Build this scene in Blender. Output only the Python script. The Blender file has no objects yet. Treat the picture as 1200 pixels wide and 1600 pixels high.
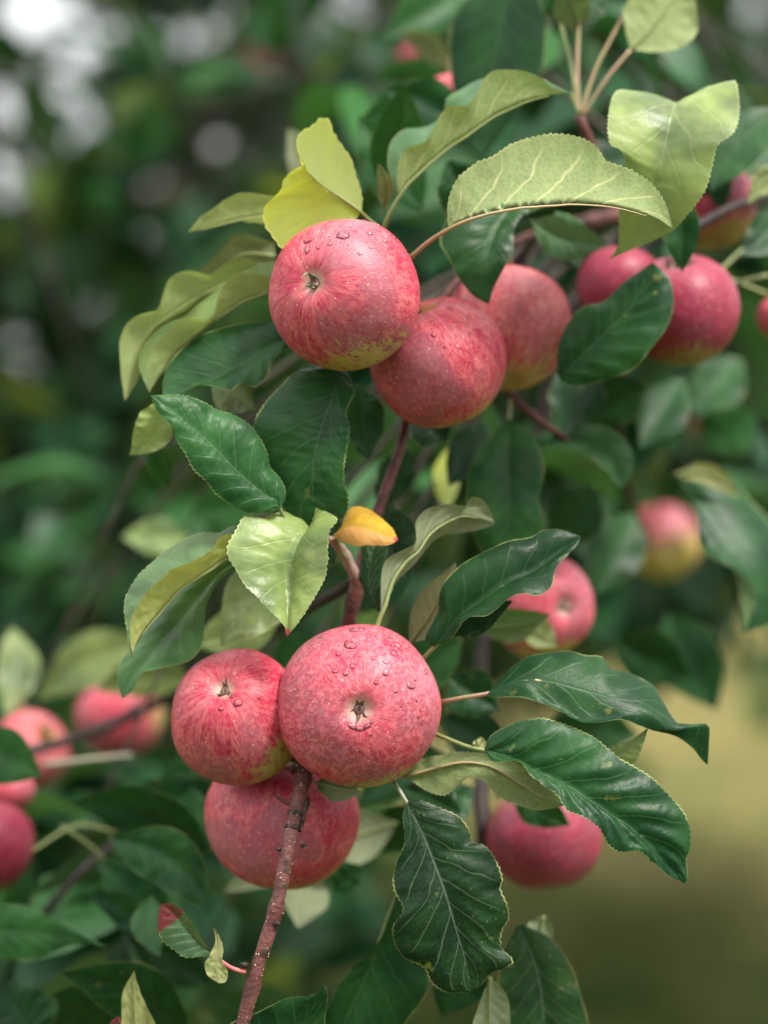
import bpy, bmesh, math, random
import numpy as np
from mathutils import Vector, Matrix, Quaternion, noise as mnoise
from mathutils.bvhtree import BVHTree

random.seed(7)
rng = np.random.default_rng(11)
S = bpy.context.scene
COL = S.collection
rad = math.radians

# ------------------------------------------------------------------ camera
CAM = Vector((0, 0, 1.45))
PITCH = rad(-3.0)
FOC = 85.0
D0 = 1.0                       # metres from lens to the plane of the front apples
cd = bpy.data.cameras.new('camera')
cd.lens = FOC; cd.sensor_fit = 'VERTICAL'; cd.sensor_height = 36; cd.sensor_width = 27
cd.clip_start = 0.05; cd.clip_end = 400
cd.dof.use_dof = True
cd.dof.focus_distance = 0.985
cd.dof.aperture_fstop = 3.6
cam = bpy.data.objects.new('camera', cd); COL.objects.link(cam)
cam.location = CAM; cam.rotation_euler = (rad(90) + PITCH, 0, 0)
S.camera = cam
S.render.resolution_x = 768; S.render.resolution_y = 1024

# ------------------------------------------------------------------ light
SUN_EL, SUN_AZ = 56.0, 128.0      # azimuth clockwise from +Y (away from the camera)
W = bpy.data.worlds.new('World'); S.world = W; W.use_nodes = True
wn = W.node_tree; wn.nodes.clear()
sky = wn.nodes.new('ShaderNodeTexSky'); sky.sky_type = 'NISHITA'; sky.sun_disc = False
sky.sun_elevation = rad(SUN_EL); sky.sun_rotation = rad(SUN_AZ)
sky.air_density = 1.0; sky.dust_density = 3.0; sky.ozone_density = 1.0
hs = wn.nodes.new('ShaderNodeHueSaturation'); hs.inputs['Saturation'].default_value = 0.30
bg = wn.nodes.new('ShaderNodeBackground'); bg.inputs['Strength'].default_value = 0.095
wo = wn.nodes.new('ShaderNodeOutputWorld')
# broken white cloud over the sky
tc = wn.nodes.new('ShaderNodeTexCoord'); cn = wn.nodes.new('ShaderNodeTexNoise'); cn.inputs['Scale'].default_value = 2.2; cn.inputs['Detail'].default_value = 5
cr = wn.nodes.new('ShaderNodeMapRange'); cr.inputs['From Min'].default_value = .32; cr.inputs['From Max'].default_value = .62; cr.inputs['To Min'].default_value = .25; cr.inputs['To Max'].default_value = 1.0
sx = wn.nodes.new('ShaderNodeSeparateXYZ'); mz = wn.nodes.new('ShaderNodeMapRange'); mz.inputs['From Min'].default_value = 0; mz.inputs['From Max'].default_value = 1
mz.inputs['To Min'].default_value = 7.5; mz.inputs['To Max'].default_value = 22.5
wn.links.new(tc.outputs['Generated'], sx.inputs[0]); wn.links.new(sx.outputs[2], mz.inputs['Value'])
cm_ = wn.nodes.new('ShaderNodeMix'); cm_.data_type = 'RGBA'; cm_.inputs[7].default_value = (8.0, 8.1, 8.3, 1)
wn.links.new(tc.outputs['Generated'], cn.inputs['Vector']); wn.links.new(cn.outputs[0], cr.inputs['Value']); wn.links.new(cr.outputs[0], cm_.inputs[0]); wn.links.new(mz.outputs[0], cm_.inputs[7])
wn.links.new(sky.outputs[0], hs.inputs['Color']); wn.links.new(hs.outputs[0], cm_.inputs[6]); wn.links.new(cm_.outputs[2], bg.inputs[0]); wn.links.new(bg.outputs[0], wo.inputs[0])
sl = bpy.data.lights.new('sun', 'SUN'); sl.energy = 3.2; sl.angle = rad(11); sl.color = (1, 0.95, 0.88)
sun = bpy.data.objects.new('sun', sl); COL.objects.link(sun)
sd = Vector((math.sin(rad(SUN_AZ)) * math.cos(rad(SUN_EL)), math.cos(rad(SUN_AZ)) * math.cos(rad(SUN_EL)), math.sin(rad(SUN_EL))))
sun.rotation_euler = sd.to_track_quat('Z', 'Y').to_euler(); sun.location = (0, 0, 8)
vs = S.view_settings
vs.view_transform = 'Standard'; vs.look = 'None'; vs.gamma = 1; vs.use_curve_mapping = False
vs.exposure = 0.88
S.render.engine = 'CYCLES'

# ------------------------------------------------------------------ space helpers
RX = Vector((1, 0, 0)); FW = Vector((0, math.cos(PITCH), math.sin(PITCH))); UP = Vector((0, -math.sin(PITCH), math.cos(PITCH)))
K = 36.0 / 1600 / FOC           # ray slope for one photo pixel
def P(x, y, z=0.0):             # photo pixel + millimetres behind the front plane -> metres
    d = D0 + z * 0.001
    return CAM + (RX * ((x - 600) * K) + UP * ((800 - y) * K) + FW) * d
def mpp(z): return (D0 + z * 0.001) * K
def camdir(a): return (RX * a[0] + UP * a[1] - FW * a[2]).normalized()
def q(ox, oy, s, pts): return [((p[0] / s + ox, p[1] / s + oy) + tuple(p[2:])) for p in pts]

def sstep(a, b, x):
    t = min(1, max(0, (x - a) / (b - a))); return t * t * (3 - 2 * t)

WORLD = {}
def link(name, data, parent=None, origin=None, rot=None):
    o = bpy.data.objects.new(name, data); COL.objects.link(o)
    origin = Vector(origin) if origin is not None else Vector((0, 0, 0))
    WORLD[o.name] = origin.copy()
    if parent is not None:
        o.parent = parent
        o.location = origin - WORLD[parent.name]
    else:
        o.location = origin
    return o
def tag(o, label=None, cat=None, group=None, kind=None):
    if label: o['label'] = label
    if cat: o['category'] = cat
    if group: o['group'] = group
    if kind: o['kind'] = kind
    return o
def mesh_from(name, verts, faces, mat=None, uv=None, smooth=True, origin=None, attrs=None):
    v = np.asarray(verts, dtype=np.float64)
    if origin is not None: v = v - np.array(origin)
    me = bpy.data.meshes.new(name)
    me.from_pydata(v.tolist(), [], faces)
    if uv is not None:
        lay = me.uv_layers.new(name='uv')
        idx = np.empty(len(me.loops), dtype=np.int32); me.loops.foreach_get('vertex_index', idx)
        lay.data.foreach_set('uv', np.asarray(uv, dtype=np.float32)[idx].ravel())
    for k, a in (attrs or {}).items():
        at = me.attributes.new(k, 'FLOAT', 'POINT'); at.data.foreach_set('value', np.asarray(a, dtype=np.float32))
    if smooth: me.polygons.foreach_set('use_smooth', np.ones(len(me.polygons), dtype=bool))
    if mat: me.materials.append(mat)
    me.update()
    return me

def resample(pts, n):           # smooth curve through points, even in arc length
    p = np.asarray(pts, dtype=np.float64)
    keep = [0] + [i for i in range(1, len(p)) if np.linalg.norm(p[i] - p[i - 1]) > 1e-9]
    p = p[keep]
    if len(p) == 2:
        t = np.linspace(0, 1, n)[:, None]; return p[0] * (1 - t) + p[1] * t
    e = np.vstack([2 * p[0] - p[1], p, 2 * p[-1] - p[-2]])
    out = []
    for i in range(1, len(e) - 2):
        p0, p1, p2, p3 = e[i - 1], e[i], e[i + 1], e[i + 2]
        t0 = 0; t1 = t0 + max(1e-9, np.linalg.norm(p1 - p0)) ** .5; t2 = t1 + max(1e-9, np.linalg.norm(p2 - p1)) ** .5; t3 = t2 + max(1e-9, np.linalg.norm(p3 - p2)) ** .5
        t = np.linspace(t1, t2, 14, endpoint=(i == len(e) - 3))[:, None]
        a1 = (t1 - t) / (t1 - t0) * p0 + (t - t0) / (t1 - t0) * p1
        a2 = (t2 - t) / (t2 - t1) * p1 + (t - t1) / (t2 - t1) * p2
        a3 = (t3 - t) / (t3 - t2) * p2 + (t - t2) / (t3 - t2) * p3
        b1 = (t2 - t) / (t2 - t0) * a1 + (t - t0) / (t2 - t0) * a2
        b2 = (t3 - t) / (t3 - t1) * a2 + (t - t1) / (t3 - t1) * a3
        out.append((t2 - t) / (t2 - t1) * b1 + (t - t1) / (t2 - t1) * b2)
    c = np.vstack(out)
    s = np.concatenate([[0], np.cumsum(np.linalg.norm(np.diff(c, axis=0), axis=1))])
    u = np.linspace(0, s[-1], n)
    return np.stack([np.interp(u, s, c[:, k]) for k in range(3)], 1)

def tube(path, radii, sides=8, lump=0.0, seed=0, caps=True):
    path = np.asarray(path); n = len(path)
    verts, faces = [], []
    tang = np.gradient(path, axis=0); tang /= np.linalg.norm(tang, axis=1)[:, None] + 1e-12
    ref = np.array([0.31, 0.2, 0.93]);
    if abs(np.dot(ref / np.linalg.norm(ref), tang[0])) > .9: ref = np.array([1., 0, 0])
    a = np.cross(tang[0], ref); a /= np.linalg.norm(a)
    for i in range(n):
        a = a - tang[i] * np.dot(a, tang[i]); a /= np.linalg.norm(a) + 1e-12
        b = np.cross(tang[i], a)
        for k in range(sides):
            th = 2 * math.pi * k / sides
            r = radii[i]
            if lump: r *= 1 + lump * mnoise.noise(Vector((math.cos(th) * 1.3, math.sin(th) * 1.3, i * .35 + seed * 7.1)))
            verts.append(path[i] + r * (math.cos(th) * a + math.sin(th) * b))
    for i in range(n - 1):
        for k in range(sides):
            k2 = (k + 1) % sides
            faces.append((i * sides + k, i * sides + k2, (i + 1) * sides + k2, (i + 1) * sides + k))
    if caps:
        faces.append(tuple(range(sides))[::-1]); faces.append(tuple((n - 1) * sides + k for k in range(sides)))
    return verts, faces
class MB:
    def __init__(s): s.v = []; s.f = []
    def add(s, vf):
        o = len(s.v); s.v.extend([tuple(x) for x in vf[0]]); s.f.extend([tuple(i + o for i in f) for f in vf[1]]); return s

# ------------------------------------------------------------------ node helper
class G:
    def __init__(s, name):
        s.m = bpy.data.materials.new(name); s.m.use_nodes = True; s.t = s.m.node_tree; s.t.nodes.clear()
        s.out = s.t.nodes.new('ShaderNodeOutputMaterial')
    def n(s, typ, **kw):
        x = s.t.nodes.new('ShaderNode' + typ)
        for k, v in kw.items(): setattr(x, k, v)
        return x
    def put(s, sock, v):
        if isinstance(v, bpy.types.NodeSocket): s.t.links.new(v, sock)
        elif isinstance(v, tuple) and len(v) == 3 and sock.type == 'RGBA': sock.default_value = v + (1,)
        else: sock.default_value = v
    def math(s, op, a, b=None, c=None, clamp=False):
        x = s.n('Math', operation=op, use_clamp=clamp); s.put(x.inputs[0], a)
        if b is not None: s.put(x.inputs[1], b)
        if c is not None: s.put(x.inputs[2], c)
        return x.outputs[0]
    def ss(s, a, b, v):
        x = s.n('MapRange', interpolation_type='SMOOTHSTEP'); s.put(x.inputs['Value'], v)
        s.put(x.inputs['From Min'], a); s.put(x.inputs['From Max'], b); x.inputs['To Min'].default_value = 0; x.inputs['To Max'].default_value = 1
        return x.outputs[0]
    def mix(s, f, a, b, blend='MIX'):
        x = s.n('Mix', data_type='RGBA', blend_type=blend); s.put(x.inputs[0], f); s.put(x.inputs[6], a); s.put(x.inputs[7], b); return x.outputs[2]
    def noise(s, vec, scale, detail=2, rough=.5, dist=0.0):
        x = s.n('TexNoise'); s.put(x.inputs['Vector'], vec); x.inputs['Scale'].default_value = scale; x.inputs['Detail'].default_value = detail
        x.inputs['Roughness'].default_value = rough; x.inputs['Distortion'].default_value = dist; return x.outputs[0]
    def vor(s, vec, scale, feature='F1', rnd=1.0):
        x = s.n('TexVoronoi', feature=feature); s.put(x.inputs['Vector'], vec); x.inputs['Scale'].default_value = scale; x.inputs['Randomness'].default_value = rnd; return x
    def bump(s, h, strength, dist):
        x = s.n('Bump'); s.put(x.inputs['Height'], h); s.put(x.inputs['Strength'], strength); x.inputs['Distance'].default_value = dist; return x.outputs[0]
    def attr(s, name): return s.n('Attribute', attribute_name=name).outputs['Fac']
    def bsdf(s, col, rough, spec=.5, normal=None, **kw):
        x = s.n('BsdfPrincipled'); s.put(x.inputs['Base Color'], col); s.put(x.inputs['Roughness'], rough); s.put(x.inputs['Specular IOR Level'], spec)
        if normal is not None: s.put(x.inputs['Normal'], normal)
        for k, v in kw.items(): s.put(x.inputs[k.replace('_', ' ')], v)
        return x.outputs[0]
    def done(s, sh): s.t.links.new(sh, s.out.inputs[0]); return s.m

# ------------------------------------------------------------------ leaf materials
def leaf_mat(name, top, under, vein, edge, trans, tfac=.25, rough=.38, nveins=8, vstr=.5, spot=0.0, spotcol=(.35, .33, .06), tip=None, tipu=.93, fine=True, patch=None, veinu=None, half2=None, gloss=.14):
    g = G(name)
    uv = g.n('UVMap', uv_map='uv').outputs[0]
    sep = g.n('SeparateXYZ'); g.put(sep.inputs[0], uv); u, v = sep.outputs[0], sep.outputs[1]
    obj = g.n('TexCoord').outputs['Object']
    inf = g.n('ObjectInfo').outputs['Random']
    bf = g.n('NewGeometry').outputs['Backfacing']
    av = g.math('ABSOLUTE', v)
    nz = g.noise(obj, 70, 2)
    big = g.noise(obj, 38, 3, .6)
    side = g.math('MULTIPLY', g.math('GREATER_THAN', v, 0.0), .45)
    cur = g.math('SUBTRACT', g.math('MULTIPLY', g.math('MULTIPLY', av, av), .13), g.math('MULTIPLY', av, .34))
    t = g.math('MULTIPLY_ADD', g.math('ADD', u, cur), float(nveins), side)
    t = g.math('MULTIPLY_ADD', nz, .55, t)
    tri = g.math('MULTIPLY', g.math('ABSOLUTE', g.math('SUBTRACT', g.math('FRACT', t), .5)), 2.0)
    wid = g.math('MULTIPLY_ADD', av, .07, .83)
    sv = g.ss(wid, 1.0, tri)
    sv = g.math('MULTIPLY', sv, g.math('SUBTRACT', 1.0, g.ss(.65, .98, av)))
    mw = g.math('MULTIPLY_ADD', u, -.035, .05)
    mid = g.math('SUBTRACT', 1.0, g.ss(0.0, mw, av))
    ve = g.math('MAXIMUM', mid, g.math('MULTIPLY', sv, .7))
    dark = tuple(c * .62 for c in top); lite = (min(1, top[0] * 1.75 + .004), min(1, top[1] * 1.5), min(1, top[2] * 1.25))
    ct = g.mix(g.ss(.3, .7, big), dark, lite)
    cu = g.mix(g.ss(.3, .7, big), tuple(c * .85 for c in under), tuple(min(1, c * 1.12) for c in under))
    if patch:
        pn = g.noise(obj, 22, 2, .5)
        ct = g.mix(g.math('MULTIPLY', g.ss(.48, .66, pn), .8), ct, patch)
    h = ve
    if fine:
        vd = g.vor(obj, 420, 'DISTANCE_TO_EDGE'); ret = g.math('SUBTRACT', 1.0, g.ss(0.0, .14, vd.outputs['Distance']))
        ct = g.mix(g.math('MULTIPLY', ret, .06), ct, vein)
        cu = g.mix(g.math('MULTIPLY', ret, .22), cu, veinu or vein)
        sp = g.noise(obj, 330, 1)
        cu = g.mix(g.math('MULTIPLY', g.ss(.5, .8, sp), .25), cu, tuple(min(1, c * 1.6) for c in under))
        h = g.math('MAXIMUM', ve, g.math('MULTIPLY', ret, .16))
    ct = g.mix(g.math('MULTIPLY', ve, vstr), ct, vein)
    cu = g.mix(g.math('MULTIPLY', ve, 1.0), cu, veinu or vein)
    if spot:
        sn = g.noise(obj, 130, 2, .6)
        ct = g.mix(g.math('MULTIPLY', g.ss(.67, .78, sn), spot), ct, spotcol)
        sw = g.vor(obj, 300); ct = g.mix(g.math('MULTIPLY', g.math('SUBTRACT', 1.0, g.ss(.06, .16, sw.outputs['Distance'])), g.math('MULTIPLY', g.ss(.45, .6, big), spot * .6)), ct, (.4, .42, .25))
    if half2: hm = g.ss(-.02, .10, v); ct = g.mix(hm, ct, half2); cu = g.mix(hm, cu, half2)
    c = g.mix(bf, ct, cu)
    vb = g.math('MULTIPLY_ADD', inf, .5, .75)
    hsv = g.n('HueSaturation'); g.put(hsv.inputs['Value'], vb); g.put(hsv.inputs['Color'], c); hsv.inputs['Hue'].default_value = .5
    c = hsv.outputs[0]
    en = g.math('MULTIPLY_ADD', nz, .03, .955)
    rim_lit = g.ss(en, .992, av)
    rim_lit = g.math('MULTIPLY', rim_lit, g.math('MULTIPLY_ADD', g.ss(.38, .62, g.noise(obj, 85, 2)), .75, .15))
    c = g.mix(g.math('MULTIPLY', rim_lit, .75), c, edge)  # pale margin tint carries the rim light on the leaf edge as colour
    if tip:
        tn = g.math('MULTIPLY_ADD', g.noise(obj, 160, 2), .10, u)
        tm = g.ss(tipu + .03, tipu + .07, tn)
        c = g.mix(tm, c, tip)
    sgn = g.math('MULTIPLY_ADD', bf, 2.0, -1.0)
    hh = g.math('ADD', g.math('MULTIPLY', h, sgn), g.math('MULTIPLY', g.noise(obj, 700, 2), .5))
    nor = g.bump(hh, .30, .0005)
    rg = g.math('ADD', g.math('MULTIPLY_ADD', bf, .25, rough - .06), g.math('MULTIPLY', big, .12))
    sh = g.bsdf(c, rg, gloss, nor)
    tr = g.n('BsdfTranslucent'); g.put(tr.inputs[0], g.mix(g.math('MULTIPLY', ve, .6), trans, tuple(x * .6 for x in trans)))
    mx = g.n('MixShader'); mx.inputs[0].default_value = tfac
    g.t.links.new(sh, mx.inputs[1]); g.t.links.new(tr.outputs[0], mx.inputs[2])
    return g.done(mx.outputs[0])

ML = {}
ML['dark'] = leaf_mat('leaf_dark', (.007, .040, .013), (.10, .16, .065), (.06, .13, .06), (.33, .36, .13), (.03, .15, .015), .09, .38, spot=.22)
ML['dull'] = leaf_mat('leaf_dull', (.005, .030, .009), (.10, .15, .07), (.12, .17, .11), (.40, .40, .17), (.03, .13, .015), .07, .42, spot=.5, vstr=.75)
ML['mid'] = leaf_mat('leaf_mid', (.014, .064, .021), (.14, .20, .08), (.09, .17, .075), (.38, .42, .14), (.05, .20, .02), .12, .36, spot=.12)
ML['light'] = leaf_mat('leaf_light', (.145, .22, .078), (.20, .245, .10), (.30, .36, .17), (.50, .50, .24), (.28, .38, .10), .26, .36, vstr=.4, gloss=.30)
ML['lighttip'] = leaf_mat('leaf_light_red_tip', (.145, .23, .08), (.20, .25, .10), (.30, .37, .16), (.48, .50, .24), (.27, .38, .09), .26, .34, vstr=.4, tip=(.33, .015, .04), tipu=.955, gloss=.30)
ML['under'] = leaf_mat('leaf_pale_underside', (.035, .10, .045), (.165, .21, .088), (.12, .20, .09), (.46, .46, .22), (.26, .36, .06), .24, .42, veinu=(.40, .40, .19), nveins=7)
ML['undergrey'] = leaf_mat('leaf_grey_underside', (.03, .085, .045), (.18, .21, .125), (.12, .20, .09), (.42, .44, .22), (.2, .26, .07), .18, .45, veinu=(.34, .36, .2))
ML['yellow'] = leaf_mat('leaf_yellow', (.25, .33, .07), (.30, .36, .085), (.42, .40, .10), (.55, .52, .18), (.66, .70, .06), .46, .42, veinu=(.50, .48, .20), tip=(.4, .08, .05), tipu=.97, half2=(.28, .33, .12))
ML['lime'] = leaf_mat('leaf_lime', (.125, .21, .08), (.225, .275, .12), (.25, .31, .15), (.46, .46, .22), (.32, .40, .10), .26, .42, nveins=7, veinu=(.34, .38, .14), gloss=.30)
ML['fresh'] = leaf_mat('leaf_fresh', (.048, .135, .055), (.16, .21, .09), (.14, .21, .10), (.36, .40, .15), (.18, .30, .05), .22, .38, spot=.1, gloss=.30)
ML['blotch'] = leaf_mat('leaf_blotched', (.010, .040, .012), (.10, .15, .07), (.12, .17, .11), (.30, .22, .08), (.03, .13, .015), .07, .42, spot=.9, spotcol=(.26, .17, .05))
ML['fold'] = leaf_mat('leaf_fold', (.09, .185, .085), (.34, .37, .12), (.16, .25, .10), (.44, .46, .18), (.34, .40, .06), .25, .40, nveins=7, veinu=(.42, .42, .18), gloss=.30)
ML['orange'] = leaf_mat('leaf_orange', (.50, .33, .03), (.78, .40, .14), (.85, .60, .30), (.60, .16, .08), (.8, .45, .06), .35, .45, patch=(.20, .24, .03), tip=(.6, .05, .12), tipu=.96, half2=(.80, .42, .14))
ML['speckle'] = leaf_mat('leaf_speckled_red_tip', (.035, .085, .045), (.34, .36, .2), (.18, .25, .13), (.40, .42, .15), (.2, .3, .05), .2, .40, spot=1.0, spotcol=(.35, .40, .2), tip=(.10, .010, .022), tipu=.70, patch=(.12, .22, .06))
ML['bract'] = leaf_mat('leaf_bract', (.24, .28, .09), (.3, .32, .14), (.32, .34, .15), (.34, .36, .14), (.4, .42, .1), .3, .45, vstr=.2)
ML['far_dark'] = leaf_mat('leaf_far_dark', (.015, .066, .029), (.09, .15, .07), (.06, .13, .06), (.12, .18, .07), (.03, .14, .02), .15, .36, fine=False, gloss=.22)
ML['far_mid'] = leaf_mat('leaf_far_mid', (.032, .125, .040), (.13, .19, .09), (.10, .18, .07), (.16, .22, .08), (.06, .22, .03), .18, .36, fine=False, gloss=.34)
ML['far_lime'] = leaf_mat('leaf_far_lime', (.075, .14, .03), (.16, .22, .08), (.14, .2, .07), (.2, .24, .08), (.30, .38, .04), .3, .42, fine=False)

def petiole_mat(name, a, b):
    g = G(name); obj = g.n('TexCoord').outputs['Object']
    c = g.mix(g.ss(.35, .65, g.noise(obj, 90, 2)), a, b)
    return g.done(g.bsdf(c, .5, .4, g.bump(g.noise(obj, 900, 2), .3, .0003), Subsurface_Weight=.1, Subsurface_Scale=.002))
MP = {'green': petiole_mat('petiole_green', (.24, .27, .11), (.20, .24, .09)),
      'pink': petiole_mat('petiole_pink', (.44, .27, .19), (.36, .30, .15)),
      'grey': petiole_mat('petiole_grey', (.24, .26, .18), (.30, .28, .20)),
      'red': petiole_mat('petiole_red', (.42, .06, .09), (.5, .16, .14))}

def bark_mat(name, a, b, c2, scale=1.0):
    g = G(name); obj = g.n('TexCoord').outputs['Object']
    n1 = g.noise(obj, 60 * scale, 4, .6); n2 = g.noise(obj, 220 * scale, 3, .6)
    c = g.mix(g.ss(.38, .60, n1), a, b); c = g.mix(g.ss(.52, .66, n2), c, c2)
    return g.done(g.bsdf(c, .45, .22, g.bump(g.math('ADD', n1, g.math('MULTIPLY', n2, .9)), .9, .0016 / scale)))
M_TWIG = bark_mat('bark_red_brown', (.075, .024, .022), (.14, .055, .048), (.045, .028, .022))
M_SCAR = bark_mat('bark_scar', (.018, .014, .013), (.05, .03, .026), (.01, .008, .008), 3)
M_BARK = bark_mat('bark_grey', (.06, .05, .04), (.11, .095, .075), (.03, .025, .02), .25)
def flat(name, col, rough=.6, spec=.3):
    g = G(name); obj = g.n('TexCoord').outputs['Object']
    c = g.mix(g.noise(obj, 400, 3), tuple(x * .7 for x in col), tuple(min(1, x * 1.25) for x in col))
    return g.done(g.bsdf(c, rough, spec))
M_LENT = flat('lenticel_cork', (.55, .42, .34))
M_SEP_DARK = flat('sepal_maroon', (.13, .07, .055))
M_SEP_GREY = flat('sepal_grey_green', (.22, .21, .13))
M_STEM = flat('stem_brown', (.16, .10, .045))

# ------------------------------------------------------------------ apple skin
def apple_mat(name, deep, red, pink, green, mott=1.0, wax=.20, hollow=(.40, .27, .05)):
    g = G(name)
    obj = g.n('TexCoord').outputs['Object']
    gen = g.n('SeparateXYZ'); g.put(gen.inputs[0], obj)
    inf = g.n('ObjectInfo').outputs['Random']
    x, y, z = gen.outputs
    rr = g.math('SQRT', g.math('ADD', g.math('ADD', g.math('MULTIPLY', x, x), g.math('MULTIPLY', y, y)), 1e-8))
    cmb = g.n('CombineXYZ'); g.put(cmb.inputs[0], g.math('DIVIDE', x, rr)); g.put(cmb.inputs[1], g.math('DIVIDE', y, rr)); g.put(cmb.inputs[2], g.math('MULTIPLY', z, 18.0))
    st = cmb.outputs[0]
    off = g.n('VectorMath', operation='ADD'); g.put(off.inputs[0], st); cc = g.n('CombineXYZ'); g.put(cc.inputs[0], g.math('MULTIPLY', inf, 37.0)); g.put(off.inputs[1], cc.outputs[0])
    st = off.outputs[0]
    off2 = g.n('VectorMath', operation='ADD'); g.put(off2.inputs[0], obj); g.put(off2.inputs[1], cc.outputs[0]); ob2 = off2.outputs[0]
    s1 = g.noise(st, 9, 4, .65)            # meridian streaks
    s2 = g.noise(st, 26, 3, .6)
    m1 = g.noise(ob2, 30, 3, .55)            # broad mottling
    m2 = g.noise(ob2, 420, 3, .65)           # fine grain
    m3 = g.noise(ob2, 1100, 2, .6)
    gr = g.attr('green'); bas = g.attr('basin'); cav = g.attr('cavity')
    a = g.math('ADD', g.math('MULTIPLY', s1, .55), g.math('MULTIPLY', m1, .45))
    c = g.mix(g.ss(.40, .60, a), red, pink)
    c = g.mix(g.math('MULTIPLY', g.ss(.50, .60, m1), .85), c, deep)
    c = g.mix(g.math('MULTIPLY', g.ss(.49, .60, s2), .72), c, deep)
    c = g.mix(g.math('MULTIPLY', g.ss(.56, .66, g.noise(st, 40, 3, .6)), .55), c, tuple(min(1, p * .6 + q_ * .5) for p, q_ in zip(pink, green)))
    c = g.mix(g.math('MULTIPLY', g.ss(.46, .62, m2), .42 * mott), c, tuple(min(1, p * 1.25 + .05) for p in pink))
    c = g.mix(g.math('MULTIPLY', g.ss(.52, .76, m3), .18 * mott), c, (.72, .42, .42))
    # ground colour through the blush
    gm = g.math('ADD', gr, g.math('MULTIPLY', g.math('SUBTRACT', s2, .5), 1.7))
    gm = g.math('ADD', gm, g.math('MULTIPLY', g.math('SUBTRACT', s1, .5), 1.9))
    gc = g.mix(g.ss(.35, .65, m1), green, tuple(p * q_ for p, q_ in zip(green, (1.25, 1.05, .8))))
    c = g.mix(g.math('MULTIPLY', g.ss(.42, .85, gm), .92), c, gc)
    vb = g.math('ADD', bas, g.math('MULTIPLY', g.math('SUBTRACT', m1, .5), .5))
    c = g.mix(g.math('MULTIPLY', g.ss(.34, .95, vb), .68), c, (.44, .37, .26))
    c = g.mix(g.math('MULTIPLY', g.ss(.25, .8, cav), .95), c, hollow)
    # lenticel dots
    vd = g.vor(ob2, 260)
    dots = g.math('MULTIPLY', g.math('SUBTRACT', 1.0, g.ss(.06, .14, vd.outputs['Distance'])), g.ss(.32, .52, m1))
    c = g.mix(g.math('MULTIPLY', dots, .55), c, (.78, .50, .42))
    # waxy bloom
    wx = g.noise(ob2, 30, 3, .6)
    c = g.mix(g.math('MULTIPLY', g.ss(.40, .72, wx), wax), c, (.56, .40, .48))
    rg = g.math('MULTIPLY_ADD', m2, .25, .32)
    nor = g.bump(g.math('ADD', m2, g.math('MULTIPLY', m3, .7)), .22, .0003)
    return g.done(g.bsdf(c, rg, .26, nor, Subsurface_Weight=.08, Subsurface_Radius=(.6, .2, .15), Subsurface_Scale=.004))
MA = apple_mat('apple_skin', (.25, .003, .028), (.42, .018, .060), (.56, .095, .122), (.30, .30, .055))
MA_S = apple_mat('apple_skin_streaked', (.23, .003, .026), (.40, .016, .055), (.56, .115, .130), (.30, .30, .055), .38)
MA_Y = apple_mat('apple_skin_striped', (.28, .008, .034), (.40, .030, .065), (.50, .15, .13), (.34, .31, .07), .5, .2)
MA_D = apple_mat('apple_skin_deep_shaded', (.16, .004, .024), (.23, .012, .042), (.30, .035, .070), (.20, .19, .045), .4, .08, (.09, .055, .02))  # crimson skin, tones lowered further to hold the shade it hangs in
g = G('water')
gl_ = g.n('BsdfRefraction'); gl_.inputs['IOR'].default_value = 1.33; gl_.inputs['Roughness'].default_value = 0.0
tp_ = g.n('BsdfTransparent'); gs_ = g.n('BsdfGlossy'); gs_.inputs['Roughness'].default_value = .03
m1_ = g.n('MixShader'); m1_.inputs[0].default_value = .68; g.t.links.new(gl_.outputs[0], m1_.inputs[1]); g.t.links.new(tp_.outputs[0], m1_.inputs[2])
fr_ = g.n('Fresnel'); fr_.inputs[0].default_value = 1.55
m2_ = g.n('MixShader'); g.t.links.new(fr_.outputs[0], m2_.inputs[0]); g.t.links.new(m1_.outputs[0], m2_.inputs[1]); g.t.links.new(gs_.outputs[0], m2_.inputs[2])
M_WATER = g.done(m2_.outputs[0])

# ------------------------------------------------------------------ setting: ground, grass
g = G('meadow_ground'); obj = g.n('TexCoord').outputs['Object']
sp = g.n('SeparateXYZ'); g.put(sp.inputs[0], obj)
n1 = g.noise(obj, .8, 3, .65); n2 = g.noise(obj, 2.2, 4, .6)
band = g.ss(6.3, 11.0, g.math('MULTIPLY_ADD', n1, 5.0, g.math('SUBTRACT', sp.outputs[1], 1.0)))
c = g.mix(g.ss(.35, .65, n2), (.030, .066, .018), (.115, .112, .045))
c = g.mix(band, c, g.mix(g.ss(.3, .7, n2), (.195, .160, .068), (.095, .105, .038)))
c = g.mix(g.math('MULTIPLY', g.ss(.52, .7, n1), .5), c, (.17, .13, .07))
M_GROUND = g.done(g.bsdf(c, 1.0, 0.0))
gv = [(-150, -60, 0), (150, -60, 0), (150, 240, 0), (-150, 240, 0)]
gr = link('ground', mesh_from('ground', gv, [(0, 1, 2, 3)], M_GROUND, smooth=False)); tag(gr, kind='structure')
g = G('grass_blade'); inf = g.attr('tone')
c = g.mix(inf, (.045, .075, .014), (.17, .135, .05)); M_GRASS = g.done(g.bsdf(c, .8, .05))
gvs, gfs, gat = [], [], []
for i in range(16000):
    y = 4.2 + 11 * random.random() ** 1.3; x = random.uniform(-.25, .25) * y + random.gauss(0, .2)
    hgt = random.uniform(.03, .10); a = random.uniform(0, 6.28); w = .003; lx, ly = random.gauss(0, .03), random.gauss(0, .03)
    b = len(gvs); gvs += [(x - w * math.cos(a), y - w * math.sin(a), 0), (x + w * math.cos(a), y + w * math.sin(a), 0), (x + lx, y + ly, hgt)]
    gfs.append((b, b + 1, b + 2)); gat += [min(1, max(0, (y - 7) / 2.5 + random.gauss(0, .3)))] * 3
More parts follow.
